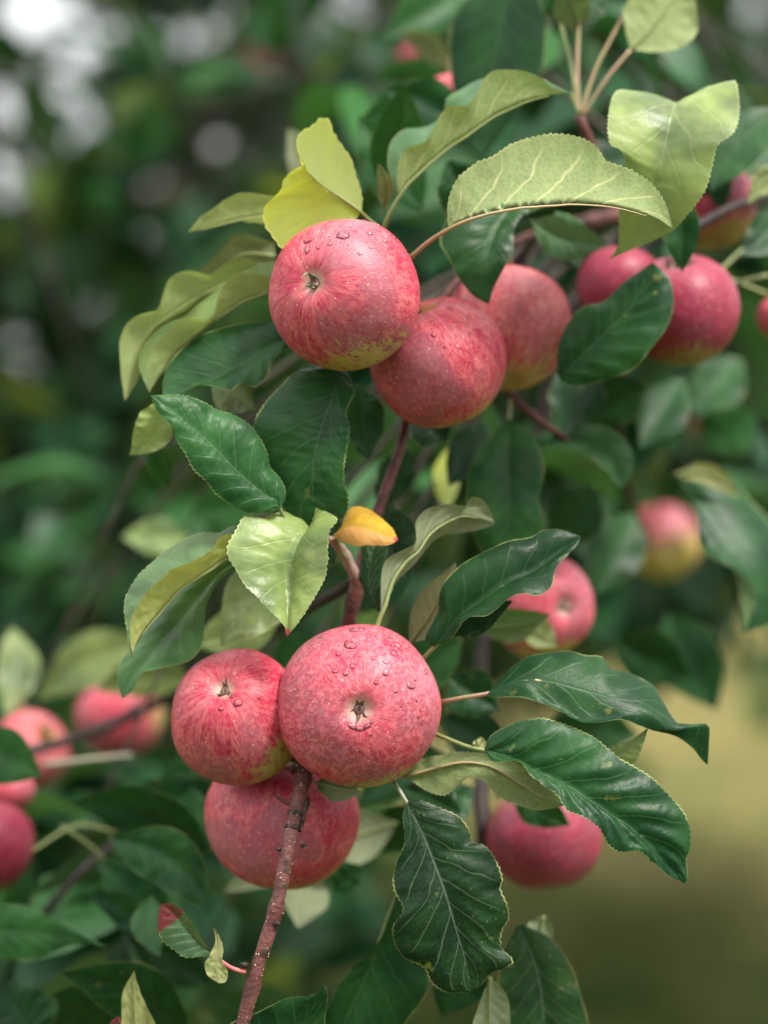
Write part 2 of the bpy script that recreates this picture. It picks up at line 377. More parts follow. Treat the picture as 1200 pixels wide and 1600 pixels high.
gro = link('grass', mesh_from('grass', gvs, gfs, M_GRASS, attrs={'tone': gat}, smooth=False)); tag(gro, 'short green and straw coloured meadow grass', 'grass', kind='stuff')

# ------------------------------------------------------------------ leaf builders
def zfill(pts, zs, extra=0.0):
    out = []
    L = [0.0]
    for i in range(1, len(pts)): L.append(L[-1] + math.hypot(pts[i][0] - pts[i - 1][0], pts[i][1] - pts[i - 1][1]))
    for p, l in zip(pts, L):
        u = l / (L[-1] or 1)
        z = p[2] if len(p) > 2 else float(np.interp(u, np.linspace(0, 1, len(zs)), zs)) + extra * math.sin(math.pi * min(1, u * 1.02)) ** .7
        out.append(np.array(P(p[0], p[1], z)))
    return out

def leaf(M, A, B, mat, zs=(0, 0), za=0.0, zb=0.0, face='top', dz=0.0, hero=True, bulge=.10, wave=.6, pet=None, pmat='green', label=None, tree=None, seed=1, teeth=True, quilt=.35, nv=7, rib=True):
    """One leaf lofted from its midrib M outwards to its two margins A and B (each base -> tip)."""
    zs = tuple(z + dz for z in zs)
    fix = lambda pts: [((p[0], p[1]) if len(p) == 2 else (p[0], p[1], p[2] + dz)) for p in pts]
    M = fix(M)
    sideA = [fix(l) for l in (A if isinstance(A[0], list) else [A])]
    sideB = [fix(l) for l in (B if isinstance(B[0], list) else [B])]
    mm = zfill(M, zs)
    Lm = sum(np.linalg.norm(mm[i + 1] - mm[i]) for i in range(len(mm) - 1))
    nu = (int(Lm / .0018) * 3 + 1) if (hero and teeth) else (44 if hero else 18)
    nu = max(nu, 18)
    cm = resample(mm, nu)
    halves = []
    for sd_, ex in ((sideA, za), (sideB, zb)):
        cs = [cm] + [resample(zfill(l, zs, ex * (k + 1) / len(sd_)), nu) for k, l in enumerate(sd_)]
        halves.append(cs)
    # orientation: which way is the top side
    a, b = halves[0][-1], halves[1][-1]
    i0 = nu // 2
    tang = cm[min(nu - 1, i0 + 3)] - cm[i0 - 3]
    across = halves[0][-1][i0] - cm[i0]
    nrm = np.cross(tang, across); view = np.array(CAM) - cm[i0]
    sgn = 1.0 if np.dot(nrm, view) > 0 else -1.0
    if face == 'under': sgn = -sgn           # sgn * cross(tangent, towards A) is the top side
    n2 = nv if hero else 4
    rows = []; vv = []
    for hi in (0, 1):
        cs = halves[hi]; k = len(cs) - 1
        for j in range(n2, 0, -1):
            s = j / n2 * k; seg = min(int(s), k - 1); f = s - seg
            if k == 1:
                p = cs[0] * (1 - f) + cs[1] * f
            else:
                p0 = cs[seg - 1] if seg > 0 else 2 * cs[0] - cs[1]; p1, p2 = cs[seg], cs[seg + 1]; p3 = cs[seg + 2] if seg + 2 <= k else 2 * cs[k] - cs[k - 1]
                p = .5 * ((2 * p1) + (-p0 + p2) * f + (2 * p0 - 5 * p1 + 4 * p2 - p3) * f * f + (-p0 + 3 * p1 - 3 * p2 + p3) * f ** 3)
            rows.append((hi, j / n2, p.copy()))
    grid = [r for r in rows if r[0] == 0] + [(0, 0.0, cm.copy())] + [r for r in rows if r[0] == 1][::-1]
    arr = np.stack([r[2] for r in grid], 1)        # nu x ncol x 3
    ncol = arr.shape[1]
    vals = np.array([(-r[1] if r[0] == 0 else r[1]) for r in grid])
    us = np.linspace(0, 1, nu)
    # surface normals (pointing to the top side)
    def normals(ar):
        du = np.gradient(ar, axis=0); dv = np.gradient(ar, axis=1)
        nn = -np.cross(du, dv) * sgn
        ln = np.linalg.norm(nn, axis=2, keepdims=True)
        avg = (nn / (ln + 1e-15)).mean((0, 1)); avg /= np.linalg.norm(avg) + 1e-9
        return np.where(ln > 1e-14, nn / (ln + 1e-15), avg)
    nn = normals(arr)
    wA = np.linalg.norm(halves[0][-1] - cm, axis=1); wB = np.linalg.norm(halves[1][-1] - cm, axis=1)
    disp = np.zeros((nu, ncol)); av = np.abs(vals)
    for c_ in range(ncol):
        w = wA if vals[c_] < 0 else wB
        disp[:, c_] += bulge * w * 4 * av[c_] * (1 - av[c_])
        if quilt:
            t = 8 * (us - .34 * av[c_] + .13 * av[c_] ** 2) + (.45 if vals[c_] > 0 else 0)
            disp[:, c_] += quilt * .001 * -np.cos(2 * np.pi * t) * min(1, av[c_] * 3) * (1 - av[c_] ** 4) * np.minimum(1, w / .012)
        if wave:
            for k in range(nu):
                nzv = mnoise.noise(Vector((us[k] * 5.2, vals[c_] * 1.1, seed * 3.7))) + .5 * mnoise.noise(Vector((us[k] * 13, vals[c_] * 2.5, seed * 5.1 + 9)))
                disp[k, c_] += wave * .0028 * nzv * av[c_] ** 1.3 * min(1, 6 * us[k]) * min(1, 5 * (1 - us[k]))
        if hero:
            for k in range(nu):
                disp[k, c_] += .00035 * mnoise.noise(Vector((us[k] * 40, vals[c_] * 12, seed * 1.3)))
    arr = arr + nn * disp[:, :, None]
    if hero and teeth:
        for c_, inner in ((0, 1), (ncol - 1, ncol - 2)):
            out = arr[:, c_] - arr[:, inner]; ln = np.linalg.norm(out, axis=1, keepdims=True); out = out / (ln + 1e-12)
            w = wA if c_ == 0 else wB
            tv = np.array([(0.0, .55, 1.0)[k % 3] for k in range(nu)]) * np.array([.65 + .7 * abs(mnoise.noise(Vector((k * .37, seed, 4.4)))) for k in range(nu)])
            amp = .00085 * np.minimum(1, ln[:, 0] * ncol / .02) * np.minimum(1, us * 8) * np.minimum(1, (1 - us) * 10)
            arr[:, c_] += out * (tv * amp)[:, None]
    verts = arr.reshape(-1, 3)
    uv = np.stack([np.repeat(us, ncol), np.tile(vals, nu)], 1)
    faces = []
    for i in range(nu - 1):
        for j in range(ncol - 1):
            a0 = i * ncol + j
            f = (a0, a0 + 1, a0 + ncol + 1, a0 + ncol)      # normal = cross(dv, du) = -cross(du, dv)
            faces.append(f if sgn > 0 else f[::-1])
    org = arr[0, n2]
    me = mesh_from('leaf', verts, faces, ML[mat], uv, origin=org)
    o = link('leaf', me, tree or TREE, org)
    if label: o['label'] = label
    # petiole running on into the raised midrib on the under side
    path = [];
    if pet: path = zfill(fix(pet), (zs[0], zs[0]))
    ce = arr[:, n2] - nn[:, n2] * (.00085 * (1 - .8 * us) + .0001)[:, None]
    mid_n = max(4, int(nu * .9)); step = max(1, nu // 22)
    pp = (list(path) if path else []) + [ce[i] for i in range(0 if not path else 2, mid_n, step)]
    if rib and len(pp) > 3:
        npth = resample(pp, 26 if hero else 10)
        s_ = np.linspace(0, 1, len(npth)); r0 = .00105 if path else .0008
        rads = r0 * (1 - .82 * s_)
        if path: rads[0] *= 1.35
        v_, f_ = tube(npth, rads, 7 if hero else 5)
        link('petiole', mesh_from('petiole', v_, f_, MP[pmat], origin=org), o, org)
    return o

def sleaf(base, tip, w, z, mat, bow=0.0, tilt=0.0, face='top', drop=0.0, z1=None, seed=1, fold=.25, hero=False, pet=None, tree=None, label=None, pmat='green'):
    """A simpler leaf behind the plane of focus: base and tip in photo pixels, width w, bow sideways, tilt about its midrib."""
    z1 = z if z1 is None else z1
    bx, by = base; tx, ty = tip
    L = math.hypot(tx - bx, ty - by); dx, dy = (tx - bx) / L, (ty - by) / L; nx, ny = -dy, dx
    M, A, B = [], [], []
    ws = [0, .55, .9, 1.0, .93, .72, .38, 0]; n = len(ws)
    for i in range(n):
        u = i / (n - 1); b = bow * 4 * u * (1 - u) * L
        zc = z + (z1 - z) * u + drop * u * u
        cx, cy = bx + dx * L * u + nx * b, by + dy * L * u + ny * b
        h = w / 2 * ws[i]
        jit = 1 + .10 * mnoise.noise(Vector((u * 6, seed * 2.3, 0)))
        M.append((cx, cy, zc))
        za = mpp(z) * 1000 * h
        A.append((cx + nx * h * math.cos(tilt) * jit, cy + ny * h * math.cos(tilt) * jit, zc - za * (math.sin(tilt) + fold)))
        B.append((cx - nx * h * math.cos(tilt) / jit, cy - ny * h * math.cos(tilt) / jit, zc + za * (math.sin(tilt) - fold)))
    return leaf(M, A, B, mat, face=face, hero=hero, teeth=False, wave=.8, quilt=.3 if hero else 0, seed=seed, pet=pet, tree=tree, label=label, bulge=.06, pmat=pmat)

# ------------------------------------------------------------------ the apple tree in front
TREE_AT = Vector((1.15, 2.3, 0))
TREE = link('apple_tree', None, None, TREE_AT)
tag(TREE, 'apple tree in front with sharp green leaves and a red brown fruiting branch', 'tree', 'apple trees in the orchard')

def branch(pts, radii, mat=M_TWIG, name='branch', sides=14, n=70, lump=.20, parent=None, seed=0, nodes=()):
    path = resample([np.array(P(*p)) for p in pts], n)
    r = np.interp(np.linspace(0, 1, n), np.linspace(0, 1, len(radii)), radii)
    for (at, wid, amp) in nodes:
        r = r * (1 + amp * np.exp(-((np.linspace(0, 1, n) - at) / wid) ** 2))
    v, f = tube(path, r, sides, lump, seed)
    o = link(name, mesh_from(name, v, f, mat, origin=path[0]), parent or TREE, path[0])
    return o, path, r

mb, mpath, mrad = branch([(370, 1640, -6), (382, 1590, -5), (400, 1520, -4), (425, 1440, -2), (443, 1365, 2), (455, 1300, 6), (466, 1250, 12), (480, 1195, 26), (505, 1110, 52), (530, 1030, 56), (550, 950, 52), (567, 880, 50), (590, 800, 52), (612, 740, 56), (628, 690, 60), (645, 600, 70), (690, 470, 90), (800, 380, 140), (1000, 330, 260)],
    [.0029, .0029, .0029, .0029, .0031, .0032, .0025, .0019, .0018, .0018, .0020, .0026, .004, .006], n=190, nodes=((.045, .006, .18), (.105, .005, .28), (.185, .006, .3), (.205, .006, .35), (.222, .008, .3)))
mb['label'] = 'smooth red brown branch with pale lenticels rising through the fruit'
# the branch runs on to the trunk
big, bpath, brad = branch([(1000, 330, 260), (1200, 300, 500), (1600, 330, 900)], [.006, .011, .02], M_BARK, 'limb')
j = np.array(P(1600, 330, 900))
tp = resample([np.array(TREE_AT), np.array(TREE_AT) + [.03, .02, .55], np.array(TREE_AT) + [-.02, 0, 1.15], np.array(TREE_AT) + [.05, .05, 1.8], np.array(TREE_AT) + [.0, .2, 2.6]], 26)
v, f = tube(tp, np.linspace(.085, .03, 26), 14, .2, 3)
link('trunk', mesh_from('trunk', v, f, M_BARK, origin=tp[0]), TREE, tp[0])
lp = resample([j, (j + tp[16]) / 2 + [0, 0, .03], tp[15]], 14); v, f = tube(lp, np.linspace(.02, .03, 14), 10, .15, 5)
link('limb', mesh_from('limb', v, f, M_BARK, origin=lp[0]), TREE, lp[0])

# lenticels, scars and buds on the sharp lower branch
lb = MB(); R_ = random.Random(5)
def ico(c, r, sx=(1, 1, 1)):
    bm = bmesh.new(); bmesh.ops.create_icosphere(bm, subdivisions=1, radius=1)
    v = [np.array(c) + np.array(x.co) * r * np.array(sx) for x in bm.verts]; f = [tuple(y.index for y in x.verts) for x in bm.faces]; bm.free(); return v, f
for k in range(110):
    i = R_.randrange(2, 48); th = R_.uniform(0, 6.28); t_ = mpath[i + 1] - mpath[i]; t_ /= np.linalg.norm(t_)
    a = np.cross(t_, [0, 0, 1]); a /= np.linalg.norm(a); b = np.cross(t_, a); dct = math.cos(th) * a + math.sin(th) * b
    if np.dot(dct, np.array(FW)) > .3: continue
    lb.add(ico(mpath[i] + dct * mrad[i] * 1.0 + t_ * R_.uniform(-.002, .002), R_.uniform(.00018, .00036)))
o = link('lenticels', mesh_from('lenticels', lb.v, lb.f, M_LENT, origin=mpath[0]), mb, mpath[0]); tag(o, kind='stuff')
def bud(px, py, z, d, size, mat=M_SCAR, name='bud'):
    c = np.array(P(px, py, z)); dv = np.array(camdir(d))
    path = [c + dv * size * s for s in (-.5, 0, .4, .8, 1.1, 1.25)]; v, f = tube(path, [size * r for r in (.5, .62, .62, .5, .3, .05)], 9, .3, px)
    link(name, mesh_from(name, v, f, mat, origin=c), mb, c)
bud(437, 1327, 0, (-.9, .4, .4), .0015); bud(473, 1321, 5, (.9, .3, .3), .0016); bud(431, 1442, -4, (.7, -.1, .7), .0022); bud(384, 1508, -4, (-1, .2, .2), .0022)
branch([(481, 1246, 16), (477, 1262, 10), (472, 1285, 8), (469, 1300, 6)], [.0006, .0015, .0011, .0005], M_SCAR, 'bark_ridge', 9, 26, .7, mb)
for (px, py, z, s) in ((461, 1272, 8, 1.0), (456, 1296, 6, .9)):      # ring scars
    i = int(np.argmin(np.linalg.norm(mpath - np.array(P(px, py, z)), axis=1)))
    t_ = mpath[i + 1] - mpath[i]; t_ /= np.linalg.norm(t_)
    path = [mpath[i] + t_ * x for x in (-.0012, -.0006, 0, .0006, .0012)]; v, f = tube(path, [mrad[i] * x for x in (.9, 1.03, 1.06, 1.02, .9)], 16, .16, 2)
    link('ring_scar', mesh_from('ring_scar', v, f, M_SCAR, origin=path[0]), mb, path[0])
# short spur and dried stub beside the lower apple
branch([(468, 1250, 12), (452, 1254, 11), (440, 1250, 10), (430, 1243, 8)], [.0016, .0012, .0009, .0004], M_TWIG, 'spur', 8, 16, .3)
branch([(558, 905, 50), (540, 870, 44), (528, 853, 36), (515, 842, 28)], [.0026, .0024, .0022, .0014], petiole_mat('spur_pale', (.36, .25, .22), (.26, .16, .14)), 'spur', 9, 18, .3)
branch([(570, 985, 52), (610, 1050, 44), (650, 1090, 40), (620, 1180, 40), (612, 1215, 30)], [.0028, .0026, .0024, .002], M_SCAR, 'spur', 8, 24, .3)

# ------------------------------------------------------------------ apples
APG = 'apples hanging in the tree'
def apple(px, py, z, rpx, axis, label, mat=MA, hr=.87, gdir=(0, -1, .1), g0=.35, g1=1.0, drops=(), sep=None, seplen=1.0, seed=0, res=(72, 48), basin=.15, bw=.20, stemto=None, roll=0.0, lumps=.03):
    R = rpx * mpp(z); c = P(px, py, z); ax = camdir(axis)
    rot = ax.to_track_quat('Z', 'Y') @ Quaternion((0, 0, 1), roll)
    nth, nph = res
    inv = rot.inverted()
    gl = inv @ camdir(gdir)
    verts, gat, bat, cat_ = [], [], [], []
    def prof(ph):
        s, co = math.sin(ph), math.cos(ph)
        r = R * s ** .88 * (1 - .07 * co); zz = R * hr * co
        zz -= basin * R * math.exp(-(r / (bw * R)) ** 2) * (1 if co > 0 else 0)
        zz += .36 * R * math.exp(-(r / (.24 * R)) ** 2) * (1 if co < 0 else 0)
        return r, zz
    for i in range(nph + 1):
        ph = math.pi * (i + .0) / nph; ph = min(math.pi - 1e-4, max(1e-4, ph))
        r, zz = prof(ph)
        for k in range(nth):
            th = 2 * math.pi * k / nth
            d = Vector((math.cos(th), math.sin(th), math.cos(ph)))
            co = math.cos(ph)
            m = 1 + lumps * mnoise.noise(d * 1.1 + Vector((seed * 3.1, 0, 0))) + .022 * math.cos(5 * th + seed) * max(0, co) ** 1.5 + .010 * math.cos(5 * th + seed) * (1 - abs(co))
            p = Vector((r * m * math.cos(th), r * m * math.sin(th), zz * (1 + .5 * lumps * mnoise.noise(d * .9 + Vector((0, seed * 2.0, 5))))))
            verts.append(p)
            gat.append(sstep(g0, g1, p.normalized().dot(gl)))
            bat.append(math.exp(-(r / (.21 * R)) ** 2) if co > 0 else 0); cat_.append(math.exp(-(r / (.33 * R)) ** 2) if co < 0 else 0)
    faces = []
    for i in range(nph):
        for k in range(nth):
            k2 = (k + 1) % nth; faces.append((i * nth + k, (i + 1) * nth + k, (i + 1) * nth + k2, i * nth + k2))
    root = link('apple', None, None, c); root.rotation_mode = 'QUATERNION'; root.rotation_quaternion = rot
    tag(root, label, 'apple', APG)
    def child(name, me, par=None):
        o = bpy.data.objects.new(name, me); COL.objects.link(o); o.parent = par or root; return o
    child('skin', mesh_from('skin', [tuple(v) for v in verts], faces, mat, attrs={'green': gat, 'basin': bat, 'cavity': cat_}))
    # calyx
    zb = prof(1e-3)[1]
    if sep:
        m_ = M_SEP_DARK if sep == 'dark' else M_SEP_GREY
        v, f = tube([(0, 0, zb - .03 * R), (0, 0, zb + .012 * R), (0, 0, zb + .035 * R), (0, 0, zb + .02 * R)], [.075 * R, .075 * R, .05 * R, .02 * R], 12, .2, seed)
        cal = child('calyx', mesh_from('calyx', v, f, M_SEP_DARK))
        for k in range(5):
            th = 2 * math.pi * (k + .2 * math.sin(k * 3 + seed)) / 5 + seed
            L = R * .20 * seplen * (1 + .25 * math.sin(k * 2.1 + seed)); dr = Vector((math.cos(th), math.sin(th), 0)); tn = Vector((-math.sin(th), math.cos(th), 0))
            vs_, fs_ = [], []
            fl = 1.0 if sep == 'grey' else -.35
            for i in range(7):
                u = i / 6
                rad_ = R * .045 + L * (.62 * u - (.55 if sep == 'grey' else .1) * u * u * (1 + .5 * math.sin(k * 2.3 + seed)))
                hh = zb + L * (.25 * u + .75 * u * u * (.5 + .5 * math.sin(k * 1.9 + seed)) + (.22 * math.sin(u * 3.1) if sep == 'grey' else .12 * math.sin(u * 3.1)))
                wd = R * (.05 if sep == 'grey' else .042) * (1 - u) ** .8 * (1 - .35 * math.sin(u * 3.1)) + .00012
                an = u * 1.9 * math.sin(k * 2 + seed)
                tw = tn * math.cos(an) + Vector((0, 0, 1)) * math.sin(an)
                cpt = dr * rad_ + Vector((0, 0, hh)) + tn * (.22 * L * math.sin(u * 2.6) * math.sin(k * 2.7 + seed))
                up = (dr * -.5 + Vector((0, 0, .6))) * (R * .010 * (1.05 - u))
                vs_ += [cpt - tw * wd, cpt + up, cpt + tw * wd, cpt - up]
            for i in range(6):
                for e in range(4): fs_.append((i * 4 + e, i * 4 + (e + 1) % 4, i * 4 + 4 + (e + 1) % 4, i * 4 + 4 + e))
            fs_ += [(0, 3, 2, 1), (24, 25, 26, 27)]
            child('sepal', mesh_from('sepal', [tuple(x) for x in vs_], fs_, m_), cal)
    if stemto:
        zs_ = prof(math.pi - 1e-3)[1]
        tgt = inv @ (P(*stemto) - c)
        path = resample([np.array((0, 0, zs_ + .0005)), np.array((0, 0, zs_ - .30 * R)), np.array((0, 0, zs_ - .30 * R)) * .5 + np.array(tgt) * .5, np.array(tgt)], 14)
        v, f = tube(path, np.linspace(.0014, .0018, 14), 8, .15, seed); child('stem', mesh_from('stem', v, f, M_STEM))
    # water drops
    if drops:
        bvh = BVHTree.FromPolygons(verts, faces)
        co = inv @ (CAM - c)
        for di, dd in enumerate(drops):
            dx, dy, dr_ = dd[:3]; asp = dd[3] if len(dd) > 3 else 1.0; ang = dd[4] if len(dd) > 4 else 0.0
            tgt = inv @ (P(dx, dy, z) - CAM)
            hit, nrm, _, _ = bvh.ray_cast(co, tgt.normalized())
            if hit is None: continue
            rr = dr_ * mpp(z) * .85
            e1 = nrm.orthogonal().normalized(); vw = (inv @ RX); e1 = (vw - nrm * vw.dot(nrm)).normalized(); e2 = nrm.cross(e1)
            ca, sa = math.cos(ang), math.sin(ang); e1, e2 = e1 * ca + e2 * sa, e2 * ca - e1 * sa
            vs_, fs_ = [], []; ns, nr = 20, 6
            hgt = rr * (.62 if rr < .0012 else .48)
            vs_.append(hit + nrm * hgt)
            for i in range(1, nr + 1):
                u = i / nr
                for k in range(ns):
                    th = 2 * math.pi * k / ns
                    w_ = 1 + .22 * mnoise.noise(Vector((math.cos(th) * 1.2, math.sin(th) * 1.2, di * 2.7 + seed))) * min(1, rr / .0012)
                    fl = rr * w_ * math.sin(u * math.pi / 2) ** .9
                    p = hit + e1 * fl * math.cos(th) * asp + e2 * fl * math.sin(th) / asp ** .5
                    near = bvh.find_nearest(p)
                    base = near[0] if near[0] is not None else p
                    vs_.append(base + nrm * (hgt * math.cos(u * math.pi / 2) ** .8 - (.00012 if i == nr else 0)))
            for k in range(ns): fs_.append((0, 1 + k, 1 + (k + 1) % ns))
            for i in range(nr - 1):
                for k in range(ns):
                    a = 1 + i * ns + k; b = 1 + i * ns + (k + 1) % ns; fs_.append((a, a + ns, b + ns, b))
            bc = len(vs_); vs_.append(hit - nrm * .0006)
            for k in range(ns): fs_.append((bc, 1 + (nr - 1) * ns + (k + 1) % ns, 1 + (nr - 1) * ns + k))
            child('water_drop', mesh_from('water_drop', [tuple(x) for x in vs_], fs_, M_WATER))
    return root

dA1 = [(x / 4 + 400, y / 4 + 320, r / 4) + tuple(e) for (x, y, r, *e) in
       [(545, 190, 46, 1.1), (322, 275, 36, .6), (390, 267, 16), (650, 305, 17), (712, 175, 26), (808, 225, 22), (625, 162, 14), (865, 205, 24, .7), (760, 125, 15), (775, 165, 12), (462, 245, 18), (690, 230, 11), (716, 265, 14), (885, 320, 11), (905, 395, 12), (590, 140, 12), (460, 195, 10), (330, 222, 30, 1.5), (575, 250, 8), (835, 150, 14), (900, 250, 10), (680, 100, 14), (590, 88, 16, 1.4), (720, 90, 12)]]
dB2 = [(x / 4.286 + 420, y / 4.286 + 960, r / 4.286) + tuple(e) for (x, y, r, *e) in
       [(545, 205, 46, 1.2, -.6), (465, 262, 22, .9), (617, 278, 17), (572, 296, 9), (700, 295, 17, 1.1), (665, 225, 20), (700, 243, 11), (765, 263, 15, 1.2), (840, 262, 32, 1.1), (865, 212, 34, 1.6, -.4), (787, 318, 22, 1.2), (785, 392, 27, 1.1), (560, 348, 20, .75), (447, 380, 20, 1.5), (515, 395, 24), (950, 480, 30, 1.3), (865, 350, 17, .8), (850, 513, 16, 1.3), (667, 320, 7), (720, 455, 19), (1005, 685, 15), (590, 105, 36, 1.8), (352, 148, 20, 1.6, .4), (1048, 385, 34, .6, -.3), (980, 430, 19), (775, 475, 9), (885, 615, 10), (1020, 730, 10), (990, 575, 13), (785, 150, 24, 1.3), (690, 135, 14), (480, 120, 9), (645, 180, 8), (520, 255, 6), (1070, 520, 8), (930, 590, 7), (615, 915, 12), (685, 800, 16), (1010, 640, 9), (1100, 520, 8),
        (560, 748, 28, 1.5, -.5), (610, 765, 26, 1.7, -.05), (660, 748, 24, 1.5, .5), (690, 720, 16, 1.2, .8)]]
apple(535, 459, 12, 119, (-.44, .10, .89), 'pink apple topmost in front, with big drops on top and a grey twisted calyx', MA_S, hr=.90, gdir=(.3, -1, .05), g0=.48, g1=1.1, drops=dA1, sep='grey', seplen=1.35, seed=1, stemto=(640, 520, 70), basin=.13, res=(110, 72))
apple(686, 568, 46, 106, (.36, -.90, -.26), 'pink apple with a yellow stem hollow, tucked behind the topmost wet apple', MA_S, hr=.94, gdir=(.6, -1, -.2), g0=.55, g1=1.1, drops=[(703, 480, 6), (678, 523, 5), (772, 509, 4), (687, 473, 4), (695, 540, 4, .6), (731, 500, 3)], seed=2, stemto=(640, 440, 62), res=(96, 64))
apple(794, 514, 105, 100, (-.1, -.85, .35), 'yellow streaked apple behind the pair, under a dark hanging leaf tip', MA_Y, hr=.95, gdir=(.15, -1, .3), g0=.35, g1=1.25, seed=3, stemto=(790, 395, 110))
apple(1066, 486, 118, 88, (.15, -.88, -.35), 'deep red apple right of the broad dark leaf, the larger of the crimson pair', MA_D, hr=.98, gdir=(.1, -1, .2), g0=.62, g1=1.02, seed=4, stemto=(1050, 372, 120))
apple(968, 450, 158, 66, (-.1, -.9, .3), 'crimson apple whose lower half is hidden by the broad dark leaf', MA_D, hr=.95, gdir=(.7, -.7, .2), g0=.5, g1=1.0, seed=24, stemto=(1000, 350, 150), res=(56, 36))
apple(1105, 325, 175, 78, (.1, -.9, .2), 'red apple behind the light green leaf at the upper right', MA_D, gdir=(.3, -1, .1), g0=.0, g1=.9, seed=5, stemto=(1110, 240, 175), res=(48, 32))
apple(371, 1118, 26, 106, (-.17, .50, .85), 'red apple left of the wettest apple, its calyx tilted up', MA_S, hr=.98, gdir=(.85, -.75, .25), g0=.55, g1=1.1, drops=[(372, 1098, 8, 1.1), (346, 1107, 5), (364, 1088, 5, 1.4), (330, 1064, 2), (385, 1072, 3), (404, 1090, 3)], sep='dark', seplen=.9, seed=6, stemto=(470, 1190, 45), basin=.17, bw=.22, res=(110, 72))
apple(560, 1103, 10, 128, (.02, .02, 1), 'round wet apple facing the lens, its dark star calyx dead centre', hr=.84, gdir=(.25, -1, -.15), g0=.55, g1=1.15, drops=dB2, sep='dark', seplen=.8, seed=7, stemto=(560, 1090, 55), basin=.13, bw=.17, res=(120, 80))
apple(440, 1284, 62, 122, (-.12, -.93, .0), 'pink apple hanging lowest, behind the red brown branch', MA_S, hr=.86, gdir=(.5, -1, -.1), g0=.62, g1=1.05, seed=8, stemto=(462, 1205, 40), res=(96, 64))
apple(848, 946, 170, 84, (.42, -.02, .85), 'rosy apple with a dark calyx peeping out behind a glossy dark leaf', hr=.88, gdir=(.05, -1, .1), g0=.5, g1=1.0, sep='dark', seed=9, stemto=(800, 900, 230), res=(56, 36), basin=.18)
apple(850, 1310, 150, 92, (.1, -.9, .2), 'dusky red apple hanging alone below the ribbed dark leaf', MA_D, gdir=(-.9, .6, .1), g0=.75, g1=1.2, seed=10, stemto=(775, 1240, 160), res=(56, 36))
apple(188, 1124, 400, 69, (0, -1, .1), 'blurred pink apple left of the red one, under pale leaves', MA, gdir=(1, 0, .2), g0=.7, g1=1.1, seed=11, stemto=(190, 1030, 420), res=(40, 28))
apple(48, 1172, 300, 62, (-.6, -.45, -.5), 'blurred red apple with a green stem hollow at the left edge', MA_Y, gdir=(-.2, .3, .5), g0=.95, g1=1.4, seed=12, stemto=(10, 1080, 310), res=(40, 28))
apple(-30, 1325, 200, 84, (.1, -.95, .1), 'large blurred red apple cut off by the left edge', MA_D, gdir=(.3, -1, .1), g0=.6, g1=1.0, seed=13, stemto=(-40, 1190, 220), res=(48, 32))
apple(1036, 848, 620, 60, (.15, -.3, .9), 'blurred yellow green apple with a small red blush, among the dark leaves at right', MA_Y, gdir=(.3, -.9, .1), g0=-.7, g1=.5, seed=14, stemto=(1030, 770, 500), res=(40, 28))
apple(1117, 668, 1100, 32, (0, -1, .1), 'tiny far pinkish apple above the yellow green one at right', MA_Y, seed=15, gdir=(0, -1, 0), g0=-.3, g1=.8, stemto=(1117, 610, 1100), res=(32, 20))
apple(706, 155, 190, 44, (0, -1, .1), 'small pink apple behind the folded pale leaf at the top', MA, seed=16, stemto=(706, 90, 200), res=(40, 28))
apple(652, 100, 520, 36, (0, -1, .1), 'dim dark red apple far behind at the top middle', MA_D, seed=17, stemto=(652, 40, 520), res=(32, 20))
apple(402, 98, 1300, 26, (0, -1, .1), 'tiny far red apple in the blurred leaves at the top left', MA_D, seed=18, stemto=(402, 40, 1300), res=(32, 20))
apple(1222, 497, 170, 40, (0, -1, .1), 'pinkish apple just showing at the right edge', MA, seed=19, stemto=(1225, 410, 180), res=(40, 28))
apple(20, 1236, 230, 34, (0, -1, .1), 'small pink apple wedged under the green leaf at the left edge', MA, seed=20, stemto=(0, 1180, 240), res=(32, 20))

# ------------------------------------------------------------------ sharp leaves
# pale underside arching to the right above the pair
leaf(M=[(700, 354, 10), (740, 338, 2), (800, 325, -4), (860, 320, -6), (905, 318, -6), (960, 323, -6), (1015, 338, -5), (1052, 357, -4)],
     A=[(700, 352, 10), (700, 318, 10), (713, 283, 10), (745, 255, 10), (768, 246, 9), (800, 226, 9), (840, 213, 9), (875, 210, 9), (910, 217, 6), (933, 231, 3), (946, 250, 3), (985, 266, 0), (1015, 285, -2), (1038, 316, -4), (1052, 357, -4)],
     B=[(702, 352, 14), (735, 310, 26), (790, 285, 34), (850, 275, 36), (905, 275, 34), (960, 295, 26), (1015, 322, 12), (1052, 357, -4)],
     mat='under', face='under', pet=[(640, 404, 34), (672, 376, 22)], pmat='pink', bulge=.10, wave=.2, seed=3, quilt=0, label='pale veined underside of a leaf arching right above the apples')
# pale folded leaf further up
leaf(M=[(622, 302), (640, 281), (659, 263), (695, 233), (740, 203), (770, 182), (815, 161), (860, 148), (893, 146)],
     A=[(621, 300), (621, 262), (634, 232), (664, 222), (680, 195), (690, 176), (705, 165), (728, 166), (743, 150), (752, 132), (767, 112), (800, 109), (830, 114), (851, 126), (862, 137), (893, 146)],
     B=[(621, 300), (607, 265), (610, 228), (632, 203), (668, 198), (690, 180), (697, 152), (722, 138), (755, 124), (790, 116), (830, 118), (893, 146)],
     zs=(42, 40, 48), za=-6, zb=34, mat='under', face='under', pet=[(596, 372, 52), (606, 340, 46)], pmat='green', bulge=.06, wave=.3, teeth=False, seed=4)
